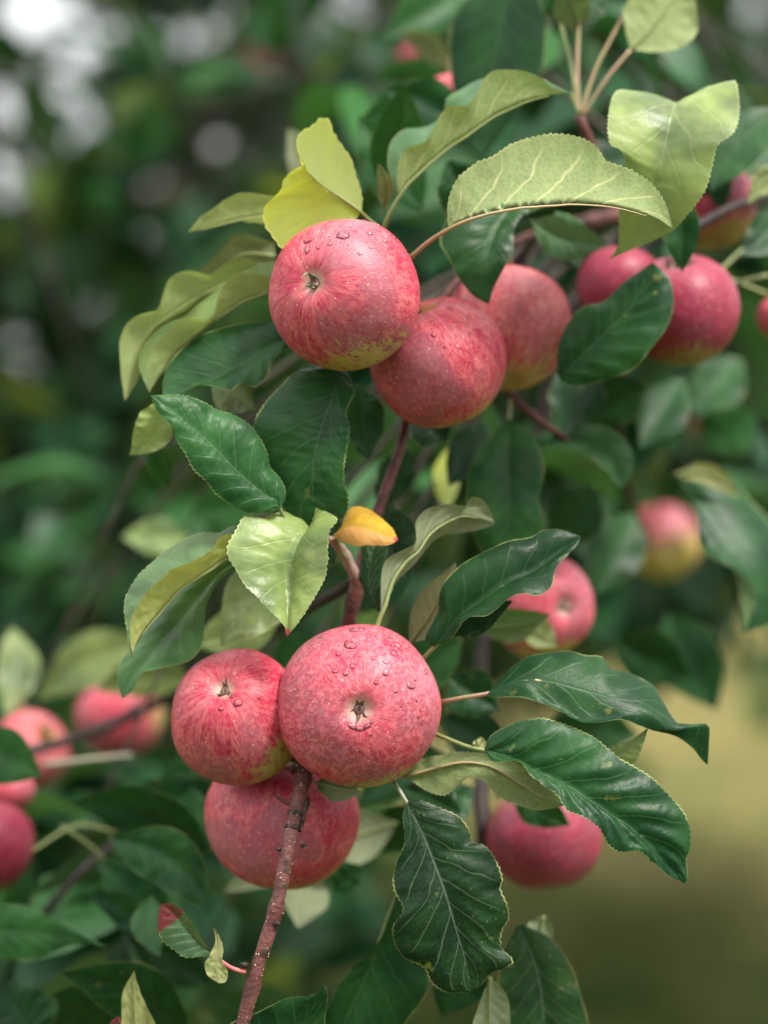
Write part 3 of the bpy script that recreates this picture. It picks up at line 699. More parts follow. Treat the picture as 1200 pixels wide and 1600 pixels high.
# light green leaf upper right
leaf(M=[(1062, 190, 60), (1060, 172, 40), (1056, 161, 18), (1048, 188, 8), (1040, 223, 5), (1032, 262, 4), (1024, 292, 6), (1012, 330, 10), (1000, 352, 14), (980, 380, 18), (952, 405, 22)],
     A=[(1062, 190, 60), (1000, 158, 40), (966, 141, 18), (953, 172, 6), (955, 225, 0), (972, 238, 0), (978, 260, 3), (970, 295, 10), (968, 330, 14), (965, 383, 20), (952, 405, 22)],
     B=[(1062, 190, 60), (1122, 155, 40), (1147, 125, 18), (1154, 178, 8), (1144, 210, 2), (1120, 227, 0), (1114, 250, 0), (1100, 298, 0), (1067, 342, 6), (1046, 362, 12), (952, 405, 22)],
     mat='light', face='top', dz=22, seed=5, wave=.4, bulge=.05, label='light green leaf bending down at the upper right', pet=[(1085, 250, 90), (1070, 215, 76)])
# yellow leaf over the topmost apple
leaf(M=[(563, 333), (535, 312), (510, 295), (492, 281), (480, 266), (476, 257)],
     A=[(561, 336), (520, 385, 24), (445, 390), (425, 367), (412, 342), (415, 320), (438, 300), (445, 280), (460, 265), (476, 257)],
     B=[(565, 332), (566, 308), (560, 280), (548, 252), (535, 230), (522, 208), (514, 188), (500, 186), (488, 197), (472, 206), (464, 218), (466, 238), (476, 257)],
     zs=(34, 26, 16), za=-6, zb=12, mat='yellow', face='under', bulge=.1, wave=.5, seed=6, label='yellowing leaf standing up behind the topmost apple', pet=[(585, 352, 48), (572, 340, 40)], pmat='green')
# lime leaf pointing left
leaf(M=[(460, 330), (420, 335), (370, 343), (330, 354), (292, 364)], A=[(460, 312), (425, 306), (375, 301), (355, 310), (320, 335), (292, 364)], B=[(460, 345), (412, 348), (387, 346), (355, 348), (318, 358), (292, 364)],
     zs=(60, 52), za=-5, zb=18, mat='lime', face='under', teeth=False, seed=7, pet=[(520, 345, 66), (490, 338, 62)])
# wavy leaves left of the topmost apple
leaf(M=q(180, 270, 4, [(1050, 700), (940, 742), (800, 795), (650, 895), (560, 965), (400, 1100), (300, 1240), (240, 1330), (213, 1372)]),
     A=q(180, 270, 4, [(1050, 560), (960, 560), (830, 570), (720, 610), (560, 700), (480, 780), (400, 870), (250, 940), (165, 1050), (148, 1200), (213, 1372)]),
     B=q(180, 270, 4, [(1050, 650), (950, 640), (860, 625), (750, 630), (690, 680), (640, 780), (620, 870), (575, 912), (470, 905), (400, 925), (335, 990), (250, 1070), (212, 1180), (205, 1300), (213, 1372)]),
     zs=(48, 44, 38), za=26, zb=-12, mat='lime', face='top', teeth=False, seed=8, wave=.3, bulge=.04, label='wavy folded leaf with a pale glossy fold left of the topmost apple')
leaf(M=q(180, 270, 4, [(1000, 640), (800, 640), (600, 730), (400, 840), (220, 980), (120, 1150), (85, 1300), (58, 1425)]),
     A=q(180, 270, 4, [(1000, 600), (900, 570), (800, 535), (700, 560), (640, 605), (590, 645), (510, 620), (430, 615), (340, 660), (300, 750), (262, 855), (160, 885), (80, 940), (30, 1050), (35, 1250), (58, 1425)]),
     B=q(180, 270, 4, [(1000, 680), (800, 720), (650, 800), (450, 900), (300, 1020), (190, 1180), (120, 1330), (58, 1425)]),
     zs=(62, 58, 54), za=-8, zb=12, mat='lime', face='under', teeth=False, seed=9, wave=.3)
leaf(M=q(180, 270, 4, [(1000, 520), (800, 500), (640, 600), (500, 680)]), A=q(180, 270, 4, [(1000, 440), (860, 395), (760, 380), (700, 430), (620, 520), (520, 610), (500, 680)]), B=q(180, 270, 4, [(1000, 600), (800, 610), (650, 680), (500, 680)]),
     zs=(85, 80), za=-6, zb=8, mat='undergrey', face='under', teeth=False, seed=10, hero=False)
# dark leaf with a pale rolled rim below them
leaf(M=q(180, 270, 4, [(1080, 1030), (960, 1095), (800, 1185), (620, 1290), (450, 1365), (300, 1395)]),
     A=q(180, 270, 4, [(1080, 960), (900, 930), (700, 960), (500, 1040), (370, 1150), (300, 1290), (300, 1395)]),
     B=q(180, 270, 4, [(1090, 1080), (1050, 1110), (990, 1180), (945, 1280), (880, 1335), (820, 1318), (770, 1312), (720, 1352), (650, 1337), (530, 1332), (410, 1392), (300, 1396)]),
     zs=(40, 32, 26), za=10, zb=-8, mat='mid', face='top', teeth=False, seed=11, wave=.5, label='dark green leaf with a pale rolled rim')
# sharp dark leaf pointing up left
leaf(M=q(180, 560, 3, [(768, 690), (752, 662), (715, 645), (660, 605), (590, 545), (520, 475), (460, 410), (350, 312), (250, 230), (165, 174)]),
     A=q(180, 560, 3, [(775, 705), (795, 660), (795, 620), (770, 560), (730, 510), (715, 450), (670, 370), (620, 310), (560, 265), (490, 245), (420, 205), (350, 180), (260, 172), (165, 172)]),
     B=q(180, 560, 3, [(768, 705), (700, 725), (640, 725), (580, 705), (520, 665), (460, 615), (430, 575), (370, 520), (340, 460), (288, 375), (270, 322), (205, 255), (165, 176)]),
     zs=(8, 2, -2), za=7, zb=-3, mat='mid', face='top', seed=12, wave=.5, pet=[(470, 838, 22), (446, 812, 14)], bulge=.12, label='sharp green leaf pointing up to the left, rim light painted on its pale margin')
# broad leaf under the topmost apple
leaf(M=[(528, 570, 30), (520, 620, 18), (501, 673, 14), (490, 723, 12), (490, 787, 13), (494, 835, 16)],
     A=[(528, 570, 30), (470, 578, 26), (440, 603, 20), (410, 637, 16), (398, 665, 14), (405, 705, 14), (425, 755, 15), (455, 808, 16), (494, 835, 16)],
     B=[(528, 570, 30), (548, 592, 26), (550, 617, 18), (540, 647, 12), (545, 670, 11), (538, 720, 10), (537, 753, 10), (543, 777, 11), (536, 808, 14), (494, 835, 16)],
     mat='mid', face='top', seed=13, wave=.5, bulge=.1, pet=[(620, 600, 68), (560, 560, 46)], dz=4)
# light leaf with a red tip
leaf(M=[(492, 815, 30), (484, 826, 18), (470, 840, 10), (461, 860, 7), (455, 883, 6), (453, 910, 5), (452, 945, 1), (449, 995, -7)],
     A=[(476, 822, 34), (447, 800, 19), (425, 804, 12), (405, 812, 9), (387, 804, 7), (371, 826, 2), (356, 861, -3), (372, 893, -5), (385, 915, -6), (405, 936, -7), (430, 961, -7), (442, 976, -7), (449, 995, -7)],
     B=[(486, 790, 22), (500, 797, 12), (513, 802, 4), (526, 813, -4), (515, 828, -6), (511, 855, -8), (509, 897, -10), (482, 947, -10), (463, 975, -9), (449, 995, -7)],
     mat='lighttip', face='top', seed=14, wave=.3, bulge=.08, pet=[(515, 846, 36), (498, 836, 32)], label='light green folded leaf whose tip is red')
# folded leaf curving down left: green top, yellow underside
leaf(M=[(372, 852, 12), (357, 867, 7), (330, 887, 5), (300, 906, 4), (280, 922, 3), (260, 944, 3), (235, 974, 2), (217, 999, 1), (209, 1016, 0), (209, 1030, 0)],
     A=[(372, 848, 14), (367, 822, 18), (340, 832, 20), (315, 832, 20), (290, 842, 20), (265, 857, 20), (242, 877, 18), (217, 898, 16), (201, 922, 13), (194, 946, 10), (197, 980, 6), (202, 1016, 2), (209, 1030, 0)],
     B=[(374, 844, 8), (365, 834, 3), (343, 841, -1), (330, 860, -3), (317, 871, -4), (290, 882, -5), (267, 891, -5), (252, 906, -5), (235, 921, -5), (217, 946, -4), (206, 968, -3), (204, 1000, -1), (209, 1030, 0)],
     mat='fold', face='top', seed=15, wave=.3, bulge=.06, pet=[(430, 850, 30), (395, 845, 20)], label='leaf folded lengthwise curving down at left, yellow underside showing')
leaf(M=[(378, 872), (345, 893), (308, 935), (268, 985), (230, 1028), (205, 1062), (192, 1092)],
     A=[(375, 868), (330, 880), (285, 915), (235, 975), (208, 1012), (193, 1027), (184, 1048), (186, 1076), (192, 1092)],
     B=[(380, 880), (366, 888), (340, 912), (323, 942), (319, 970), (316, 1005), (296, 1032), (267, 1040), (242, 1046), (222, 1053), (209, 1076), (192, 1092)],
     zs=(24, 24, 22), za=6, zb=-6, mat='fresh', face='top', seed=16, wave=.4, teeth=False, bulge=.16)
# orange leaf
leaf(M=q(400, 660, 4, [(480, 712), (560, 655), (640, 652), (760, 690), (830, 715), (885, 735)]), A=q(400, 660, 4, [(480, 708), (545, 650), (560, 590), (600, 532), (680, 530), (760, 580), (850, 660), (888, 730)]), B=q(400, 660, 4, [(480, 714), (560, 752), (640, 776), (700, 766), (800, 770), (850, 760), (886, 738)]),
     zs=(26, 18, 14), za=9, zb=-2, mat='orange', face='top', seed=17, teeth=False, wave=.2, quilt=.1, label='small yellow and orange leaf beside the branch', pet=[(545, 880, 46), (530, 855, 34)])
# pale leaf rising right of the branch
leaf(M=[(597, 957), (610, 912), (628, 882), (655, 857), (668, 837), (690, 819), (725, 806), (773, 817)],
     A=[(595, 956), (595, 923), (597, 890), (606, 872), (639, 855), (650, 846), (648, 817), (661, 799), (698, 788), (731, 791), (737, 777), (753, 780), (764, 795), (773, 816)],
     B=[(600, 955), (617, 914), (636, 892), (661, 863), (687, 841), (720, 832), (750, 827), (773, 818)],
     zs=(14, 20, 36), za=-4, zb=10, mat='undergrey', face='under', seed=18, teeth=False, wave=.3, pet=[(588, 985, 14), (592, 970, 14)])
leaf(M=[(592, 957), (580, 925), (577, 890), (588, 850)], A=[(590, 956), (574, 935), (561, 910), (561, 878), (572, 845), (588, 850)], B=[(594, 956), (598, 910), (604, 875), (604, 850), (588, 850)], zs=(22, 28, 34), za=4, zb=-4, mat='dull', face='top', seed=19, teeth=False)
# glossy dark leaf at centre right
leaf(M=[(678, 1010), (688, 1000), (705, 979), (731, 954), (768, 928), (797, 908), (830, 894), (867, 869), (908, 838)],
     A=[(674, 1009), (664, 998), (673, 975), (684, 953), (687, 927), (698, 905), (720, 883), (757, 861), (793, 846), (830, 839), (848, 828), (878, 828), (908, 838)],
     B=[(682, 1008), (705, 998), (716, 979), (735, 962), (760, 962), (775, 953), (793, 938), (819, 929), (845, 929), (861, 916), (867, 890), (885, 868), (903, 850), (908, 838)],
     zs=(14, 10, 20), za=5, zb=-9, mat='dark', face='top', seed=20, wave=.7, teeth=False, bulge=.14, pet=[(645, 1052, 24), (660, 1030, 20)], label='glossy dark green leaf in front of the rosy apple')
leaf(M=[(684, 1006), (720, 985), (760, 965), (800, 940)], A=[(684, 1004), (715, 960), (760, 940), (800, 938)], B=[(686, 1008), (712, 993), (736, 997), (762, 985), (782, 962), (800, 941)], zs=(24, 28), mat='dark', face='top', seed=21, teeth=False)
# dark leaf reaching right, rim curled
leaf(M=q(620, 980, 2.4, [(338, 256), (440, 205), (560, 200), (700, 235), (820, 268), (930, 288), (1020, 350), (1090, 400), (1166, 516)]),
     A=q(620, 980, 2.4, [(338, 252), (390, 190), (450, 135), (500, 105), (600, 90), (660, 88), (705, 104), (770, 110), (800, 158), (880, 180), (960, 220), (1000, 280), (1030, 345), (1090, 400), (1166, 516)]),
     B=[q(620, 980, 2.4, [(338, 258), (420, 228), (480, 220), (540, 258), (600, 298), (680, 338), (750, 345), (850, 325), (930, 325), (1000, 360), (1050, 384), (1100, 374), (1170, 366), (1172, 430), (1166, 516)]),
        q(620, 980, 2.4, [(338, 262), (400, 262), (470, 262), (540, 286), (610, 312), (690, 348), (750, 352), (840, 345), (950, 385), (1050, 412), (1110, 455), (1145, 500), (1166, 516)])],
     zs=(8, 6, 16), za=14, zb=-6, mat='dark', face='top', seed=22, wave=.5, teeth=False, bulge=.05, pet=[(684, 1098, 26), (720, 1091, 18)], pmat='pink', label='dark wavy leaf reaching right with its tip hooked down')
# ribbed dark leaf
leaf(M=q(620, 980, 2.4, [(330, 460), (370, 470), (420, 485), (480, 518), (560, 558), (640, 595), (720, 645), (800, 700), (880, 752), (950, 820), (1010, 890), (1076, 961)]),
     A=q(620, 980, 2.4, [(330, 455), (350, 410), (420, 370), (490, 348), (550, 343), (610, 358), (680, 385), (740, 415), (790, 455), (830, 490), (900, 530), (960, 570), (1020, 630), (1070, 690), (1096, 760), (1097, 830), (1086, 880), (1090, 945), (1076, 961)]),
     B=q(620, 980, 2.4, [(330, 465), (360, 505), (460, 505), (500, 545), (560, 590), (605, 625), (635, 680), (700, 710), (760, 750), (800, 820), (840, 840), (910, 835), (960, 875), (1010, 925), (1076, 961)]),
     zs=(2, -6, -2), za=6, zb=-7, mat='dark', face='top', seed=23, wave=.4, bulge=.12, quilt=.9, pet=[(670, 1143, 26), (700, 1155, 14), (735, 1168, 6)], pmat='green', label='large ribbed dark leaf at lower right with a serrated edge', nv=12)
# pale underside below it
leaf(M=q(620, 980, 2.4, [(40, 560), (130, 535), (250, 510), (350, 525), (450, 580), (540, 636), (626, 668)]),
     A=q(620, 980, 2.4, [(40, 555), (90, 498), (200, 476), (320, 470), (430, 490), (540, 560), (600, 620), (626, 668)]),
     B=q(620, 980, 2.4, [(40, 565), (110, 610), (180, 628), (220, 602), (270, 565), (330, 580), (380, 630), (470, 670), (530, 685), (626, 670)]),
     zs=(22, 14, 12), za=5, zb=-4, mat='under', face='under', seed=24, wave=.5, label='pale leaf underside with a scalloped edge beneath the ribbed leaf', pet=[(560, 1190, 44), (610, 1210, 34)], pmat='pink')
leaf(M=q(620, 980, 2.4, [(780, 500), (840, 470), (885, 435), (942, 378)]), A=q(620, 980, 2.4, [(780, 490), (810, 450), (880, 425), (942, 376)]), B=q(620, 980, 2.4, [(800, 530), (885, 514), (922, 440), (942, 380)]), zs=(14, 10), mat='light', face='top', seed=25)
leaf(M=q(620, 980, 2.4, [(330, 470), (310, 450), (300, 425)]), A=q(620, 980, 2.4, [(335, 465), (335, 430), (315, 410), (300, 420)]), B=q(620, 980, 2.4, [(328, 470), (285, 450), (290, 425), (300, 422)]), zs=(6, 4), mat='bract', face='under', seed=26, teeth=False, rib=False)
# dull hanging leaf, bottom centre
leaf(M=q(460, 1200, 2.5, [(440, 135), (500, 255), (550, 380), (590, 490), (635, 640), (662, 730), (690, 872)]),
     A=q(460, 1200, 2.5, [(438, 137), (424, 180), (432, 290), (395, 385), (390, 470), (425, 550), (385, 620), (395, 690), (430, 740), (510, 780), (540, 840), (600, 876), (690, 873)]),
     B=q(460, 1200, 2.5, [(442, 133), (480, 125), (560, 155), (640, 190), (680, 240), (693, 290), (740, 303), (790, 370), (812, 440), (804, 470), (830, 540), (836, 590), (810, 640), (806, 700), (850, 755), (765, 800), (725, 852), (690, 873)]),
     zs=(6, 0, 2), za=-2, zb=3, mat='dull', face='top', seed=27, wave=1.0, bulge=.12, quilt=.5, pet=[(606, 1205, 30), (616, 1222, 16), (625, 1236, 8)], pmat='grey', label='dull dark leaf hanging straight down with a pale midrib', nv=12)
# leaf tip at the bottom
leaf(M=[(400, 1720), (440, 1650), (480, 1590), (505, 1540)], A=[(330, 1690), (345, 1615), (365, 1596), (400, 1583), (443, 1560), (493, 1553), (505, 1538)], B=[(470, 1720), (503, 1650), (507, 1590), (511, 1547), (505, 1538)], zs=(10, -2), za=-3, zb=4, mat='dark', face='top', seed=28, teeth=False, label='dark leaf tip rising at the bottom edge beside the branch')
# small speckled shoot
leaf(M=q(160, 1360, 3, [(522, 402), (450, 328), (400, 270), (345, 205), (280, 156)]), A=q(160, 1360, 3, [(522, 398), (465, 318), (425, 262), (385, 205), (335, 163), (280, 154)]), B=q(160, 1360, 3, [(520, 404), (470, 402), (390, 406), (340, 372), (290, 332), (268, 290), (264, 230), (272, 165), (280, 156)]),
     zs=(-6, -8), za=-2, zb=-3, mat='speckle', face='top', seed=29, wave=.3, pet=q(160, 1360, 3, [(668, 474, -3), (640, 470, -4), (600, 455, -5), (560, 428, -6)]), pmat='red', label='small speckled leaf with a dark red tip on a pink stalk', bulge=.05)
leaf(M=q(160, 1360, 3, [(535, 300), (552, 360), (535, 440), (545, 528)]), A=q(160, 1360, 3, [(520, 266), (530, 330), (500, 400), (478, 440), (495, 495), (545, 530)]), B=q(160, 1360, 3, [(524, 266), (548, 310), (567, 370), (562, 420), (588, 480), (578, 522), (545, 530)]), zs=(-8, -9), mat='bract', face='under', seed=30, teeth=False, rib=False, label='tiny pale bract on the pink stalk')
# yellow tip bottom left
leaf(M=[(225, 1660), (212, 1590), (210, 1517)], A=[(190, 1660), (190, 1590), (192, 1550), (210, 1516)], B=[(265, 1660), (244, 1600), (222, 1560), (210, 1518)], zs=(30, 24), mat='bract', face='under', seed=31, teeth=False, label='pale yellowish leaf tip at the bottom left')
leaf(M=[(170, 1640), (178, 1605), (186, 1588)], A=[(160, 1640), (172, 1598), (186, 1586)], B=[(190, 1640), (190, 1605), (187, 1588)], zs=(-5, -5), mat='speckle', face='top', seed=32, teeth=False, rib=False)

# ------------------------------------------------------------------ soft leaves just behind
leaf(M=[(805, 315), (775, 360), (760, 410), (764, 476)], A=[(790, 312), (705, 335), (688, 379), (701, 403), (717, 435), (738, 461), (764, 476)], B=[(848, 322), (817, 337), (803, 361), (801, 393), (772, 449), (764, 476)], zs=(70, 56, 50), mat='mid', face='top', hero=True, teeth=False, seed=40)
leaf(M=[(873, 590), (930, 535), (985, 480), (1020, 410)], A=[(870, 580), (874, 532), (905, 482), (944, 470), (970, 444), (1020, 410)], B=[(876, 594), (898, 602), (947, 594), (993, 574), (1017, 545), (1043, 509), (1053, 467), (1043, 430), (1020, 410)], zs=(74, 66, 72), za=6, zb=-4, mat='dark', face='top', teeth=False, seed=41, label='broad dark leaf hiding half of the deep red apple')
sleaf((1062, 300), (1066, 425), 60, 70, 'dark', seed=42)
leaf(M=[(795, 655), (792, 720), (795, 800), (788, 880)], A=[(793, 655), (745, 705), (730, 750), (735, 820), (760, 870), (788, 880)], B=[(797, 655), (835, 685), (850, 730), (842, 780), (850, 820), (825, 870), (788, 880)], zs=(110, 100, 100), mat='mid', face='top', teeth=False, seed=43, pet=[(800, 610, 120), (797, 635, 114)])
leaf(M=[(850, 690), (905, 690), (950, 712), (972, 768)], A=[(850, 688), (890, 668), (935, 665), (980, 690), (990, 725), (972, 768)], B=[(850, 694), (900, 705), (940, 728), (962, 752), (972, 768)], zs=(135, 130), za=4, zb=-8, mat='mid', face='top', teeth=False, seed=44)
leaf(M=[(1060, 745), (1110, 820), (1150, 890), (1162, 988)], A=[(1060, 742), (1130, 745), (1190, 800), (1240, 880), (1210, 970), (1162, 988)], B=[(1060, 748), (1085, 800), (1100, 860), (1150, 890), (1180, 935), (1162, 988)], zs=(200, 180, 170), za=20, zb=-6, mat='dark', face='top', teeth=False, seed=45)
sleaf((1052, 742), (1155, 780), 34, 190, 'bract', bow=-.18, seed=46, face='under')
leaf(M=[(620, 1400), (590, 1480), (555, 1560), (510, 1660)], A=[(618, 1400), (600, 1455), (565, 1502), (535, 1530), (515, 1565), (495, 1620), (510, 1660)], B=[(640, 1400), (665, 1480), (668, 1545), (640, 1590), (600, 1640), (510, 1660)], zs=(55, 50), za=-8, zb=6, mat='dark', face='top', teeth=False, seed=47, label='dark broad leaf behind the bottom leaf tip')
leaf(M=[(812, 1445), (840, 1520), (850, 1600), (850, 1690)], A=[(808, 1445), (785, 1490), (778, 1550), (785, 1620), (850, 1690)], B=[(815, 1444), (860, 1466), (890, 1505), (906, 1550), (918, 1620), (850, 1690)], zs=(62, 60), mat='blotch', face='top', teeth=False, seed=48, label='dark leaf with brown blotches at the bottom right')
leaf(M=[(766, 1526), (765, 1570), (766, 1660)], A=[(766, 1526), (748, 1572), (735, 1630), (766, 1660)], B=[(766, 1526), (792, 1556), (797, 1600), (790, 1650), (766, 1660)], zs=(30, 34), mat='undergrey', face='under', teeth=False, seed=49)
sleaf((850, 1430), (835, 1490), 44, 70, 'undergrey', seed=50, face='under')
sleaf((740, 1480), (690, 1590), 90, 90, 'dark', seed=51)
# left bottom cluster
leaf(M=[(-60, 1450), (20, 1455), (90, 1462), (172, 1482)], A=[(-60, 1405), (46, 1418), (89, 1437), (128, 1460), (172, 1482)], B=[(-60, 1490), (46, 1498), (85, 1488), (112, 1477), (143, 1475), (172, 1483)], zs=(110, 90), mat='mid', face='top', teeth=False, seed=52, label='broad dark green leaf at the left edge, lower part')
LD = [((-60, 1180), (66, 1213), 92, 150, 'mid', -.12, 0), ((330, 1330), (110, 1255), 88, 130, 'dark', .10, 0), ((170, 1310), (330, 1430), 92, 110, 'dark', -.16, 0), ((250, 1480), (150, 1340), 90, 170, 'dark', .1, 0),
      ((300, 1640), (95, 1520), 100, 95, 'dark', .12, 0), ((290, 1330), (300, 1230), 90, 160, 'mid', .1, 0), ((330, 1540), (190, 1440), 80, 200, 'dark', 0, 0), ((60, 1640), (0, 1530), 120, 120, 'dark', 0, 0), ((190, 1620), (60, 1560), 100, 160, 'dark', 0, 0),
      ((210, 1460), (140, 1400), 50, 140, 'dark', .2, 0), ((235, 1400), (250, 1495), 60, 110, 'mid', .1, 0), ((380, 1250), (220, 1220), 80, 190, 'dark', -.1, 0), ((320, 1180), (250, 1260), 70, 220, 'dark', 0, 0),
      ((620, 1285), (440, 1345), 90, 150, 'undergrey', .0, 1), ((530, 1320), (350, 1395), 74, 165, 'undergrey', .06, 1), ((490, 1360), (465, 1450), 74, 150, 'undergrey', 0, 1), ((560, 1350), (520, 1395), 50, 120, 'dark', 0, 0),
      ((494, 1222), (566, 1240), 46, 30, 'undergrey', 0, 1), ((240, 1010), (60, 1095), 90, 320, 'light', .12, 0), ((20, 980), (8, 1120), 70, 330, 'light', -.1, 0), ((300, 1060), (150, 1080), 70, 260, 'light', .1, 0),
      ((480, 890), (345, 1010), 110, 85, 'light', .1, 0), ((440, 960), (300, 1010), 80, 120, 'light', 0, 0), ((640, 1005), (712, 878), 66, 46, 'undergrey', .05, 1), ((600, 780), (640, 905), 90, 75, 'dull', .1, 0), ((470, 720), (520, 880), 100, 90, 'dark', 0, 0),
      ((560, 600), (575, 720), 70, 60, 'mid', 0, 0), ((640, 700), (590, 800), 60, 140, 'dark', 0, 0), ((700, 700), (696, 800), 42, 190, 'yellow', 0, 0), ((295, 838), (190, 838), 62, 320, 'lime', .0, 0), ((400, 790), (300, 800), 100, 300, 'mid', 0, 0),
      ((250, 625), (202, 712), 62, 34, 'light', -.15, 0), ((330, 600), (400, 640), 60, 70, 'lime', 0, 0), ((235, 690), (265, 760), 40, 90, 'mid', 0, 0),
      ((600, 300), (630, 130), 90, 120, 'mid', .05, 0), ((660, 330), (560, 180), 90, 140, 'mid', 0, 0), ((600, 330), (590, 255), 30, 70, 'undergrey', .1, 1), ((720, 200), (600, 140), 80, 150, 'dark', .1, 0), ((690, 140), (560, 190), 70, 170, 'mid', 0, 0), ((520, 320), (450, 200), 70, 210, 'undergrey', 0, 1),
      ((810, -60), (760, 240), 160, 150, 'dark', .04, 0), ((740, -30), (600, 60), 90, 260, 'mid', 0, 0), ((985, 78), (1075, -50), 120, 110, 'lime', .06, 1), ((905, 50), (880, -30), 60, 120, 'undergrey', 0, 0), ((905, 45), (945, -30), 44, 118, 'undergrey', 0, 0),
      ((700, 110), (620, 50), 44, 260, 'undergrey', .15, 1), ((880, 260), (800, 330), 80, 170, 'dark', 0, 0), ((1000, 240), (860, 300), 90, 190, 'dark', 0, 0), ((700, 250), (760, 360), 90, 100, 'dark', 0, 0), ((870, 330), (905, 420), 70, 120, 'mid', 0, 0), ((830, 345), (950, 380), 70, 95, 'undergrey', .1, 0),
      ((1230, 170), (1110, 300), 90, 150, 'mid', .1, 0), ((1240, 220), (1150, 130), 80, 220, 'undergrey', 0, 0), ((1240, 270), (1170, 320), 44, 110, 'lime', .2, 1), ((1240, 330), (1160, 400), 70, 140, 'dark', 0, 0), ((1100, 210), (1130, 330), 70, 150, 'dark', 0, 0),
      ((920, 560), (880, 680), 90, 160, 'dark', 0, 0), ((1010, 600), (900, 660), 80, 180, 'dark', 0, 0), ((1070, 590), (1000, 700), 80, 220, 'dark', 0, 0), ((700, 690), (640, 640), 70, 90, 'dark', 0, 0), ((760, 660), (700, 760), 70, 150, 'dark', 0, 0),
      ((820, 970), (870, 1010), 46, 130, 'lime', 0, 1), ((740, 970), (860, 960), 60, 120, 'mid', .1, 1), ((700, 1060), (780, 1110), 80, 120, 'dark', 0, 0), ((630, 1230), (720, 1270), 90, 80, 'dark', 0, 0), ((740, 1230), (640, 1300), 80, 110, 'dark', 0, 0), ((800, 1240), (890, 1290), 60, 110, 'mid', 0, 0),
      ((700, 1180), (560, 1260), 90, 170, 'dark', .1, 0), ((690, 1120), (800, 1180), 90, 190, 'dark', 0, 0), ((590, 1330), (660, 1250), 80, 210, 'dark', 0, 0), ((720, 1000), (610, 1080), 80, 150, 'mid', 0, 0), ((840, 1180), (960, 1120), 90, 230, 'dark', 0, 0), ((880, 1100), (1000, 1150), 80, 260, 'dark', .1, 0), ((760, 880), (690, 980), 90, 210, 'dark', 0, 0), ((930, 760), (860, 860), 90, 190, 'dark', 0, 0), ((990, 800), (930, 930), 100, 260, 'mid', 0, 0), ((1100, 700), (1180, 640), 90, 330, 'mid', 0, 0), ((1160, 560), (1080, 640), 90, 300, 'mid', 0, 0), ((640, 860), (560, 960), 80, 170, 'dark', 0, 0), ((500, 1000), (420, 1060), 80, 200, 'mid', 0, 0),
      ((1040, 960), (1120, 1110), 110, 330, 'dark', 0, 0), ((960, 1000), (1080, 1060), 90, 260, 'dark', 0, 0), ((900, 1020), (830, 960), 80, 230, 'dark', 0, 0)]
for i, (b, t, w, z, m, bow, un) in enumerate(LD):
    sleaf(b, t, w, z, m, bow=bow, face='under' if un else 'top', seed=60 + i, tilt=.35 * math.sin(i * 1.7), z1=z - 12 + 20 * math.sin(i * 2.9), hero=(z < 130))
# leaf stalks and side shoots
for pts, rr, m in ([(905, 178, 112), (902, 120, 112), (905, 20, 116)], (.0008, .0007), 'pink'), ([(905, 180, 112), (890, 90, 118), (868, 10, 122)], (.0008, .0007), 'green'), ([(907, 180, 112), (930, 110, 112), (985, 5, 112)], (.0008, .0007), 'pink'), ([(910, 182, 112), (950, 120, 108), (985, 78, 108)], (.0008, .0007), 'pink'), ([(893, 146, 112), (905, 176, 112)], (.001, .001), 'green'), ([(1200, 430, 150), (1140, 445, 140), (1080, 470, 130)], (.0011, .0011), 'green'), ([(1200, 460, 170), (1150, 440, 160), (1100, 420, 150)], (.001, .001), 'green'), ([(1170, 380, 160), (1120, 430, 150), (1090, 480, 140)], (.001, .001), 'green'), ([(70, 1195, 240), (130, 1188, 235), (205, 1180, 230)], (.0015, .0013), 'grey'), ([(50, 1330, 180), (120, 1290, 190), (180, 1300, 200)], (.0008, .0007), 'green'), ([(95, 1290, 170), (150, 1330, 180), (190, 1380, 190)], (.0008, .0007), 'green'):
    path = resample([np.array(P(*p)) for p in pts], 14); v, f = tube(path, np.linspace(rr[0], rr[1], 14), 8)
    link('petiole', mesh_from('petiole', v, f, MP[m], origin=path[0]), TREE, path[0])
branch([(905, 182, 112), (940, 260, 130), (985, 330, 180), (1000, 330, 260)], [.0022, .0028, .004], M_TWIG, 'twig', 9, 24)
branch([(1075, 362, 120), (1130, 330, 135), (1190, 308, 160), (1290, 290, 300)], [.0022, .0024, .004], M_SCAR, 'twig', 9, 24)
branch([(790, 610, 115), (840, 655, 125), (890, 690, 135)], [.002, .0018, .0014], M_TWIG, 'twig', 9, 20)
branch([(1010, 850, 470), (980, 760, 330), (960, 640, 250), (1000, 330, 260)], [.003, .004, .006], M_SCAR, 'twig', 9, 30)
branch([(758, 1345, 165), (755, 1290, 160), (750, 1180, 190), (748, 1080, 210), (760, 980, 240), (820, 760, 270), (900, 480, 270), (1000, 330, 260)], [.0036, .0044, .0026, .0036, .003, .003], M_SCAR, 'twig', 9, 60, .5)
branch([(60, 1440, 190), (110, 1380, 190), (150, 1340, 200), (230, 1290, 230), (420, 1240, 150), (505, 1110, 60)], [.0018, .002, .0022, .0025, .003], M_SCAR, 'twig', 9, 40)
branch([(-60, 1190, 250), (60, 1170, 260), (200, 1120, 300), (400, 1000, 200), (560, 905, 52)], [.003, .003, .003], M_SCAR, 'twig', 9, 40)

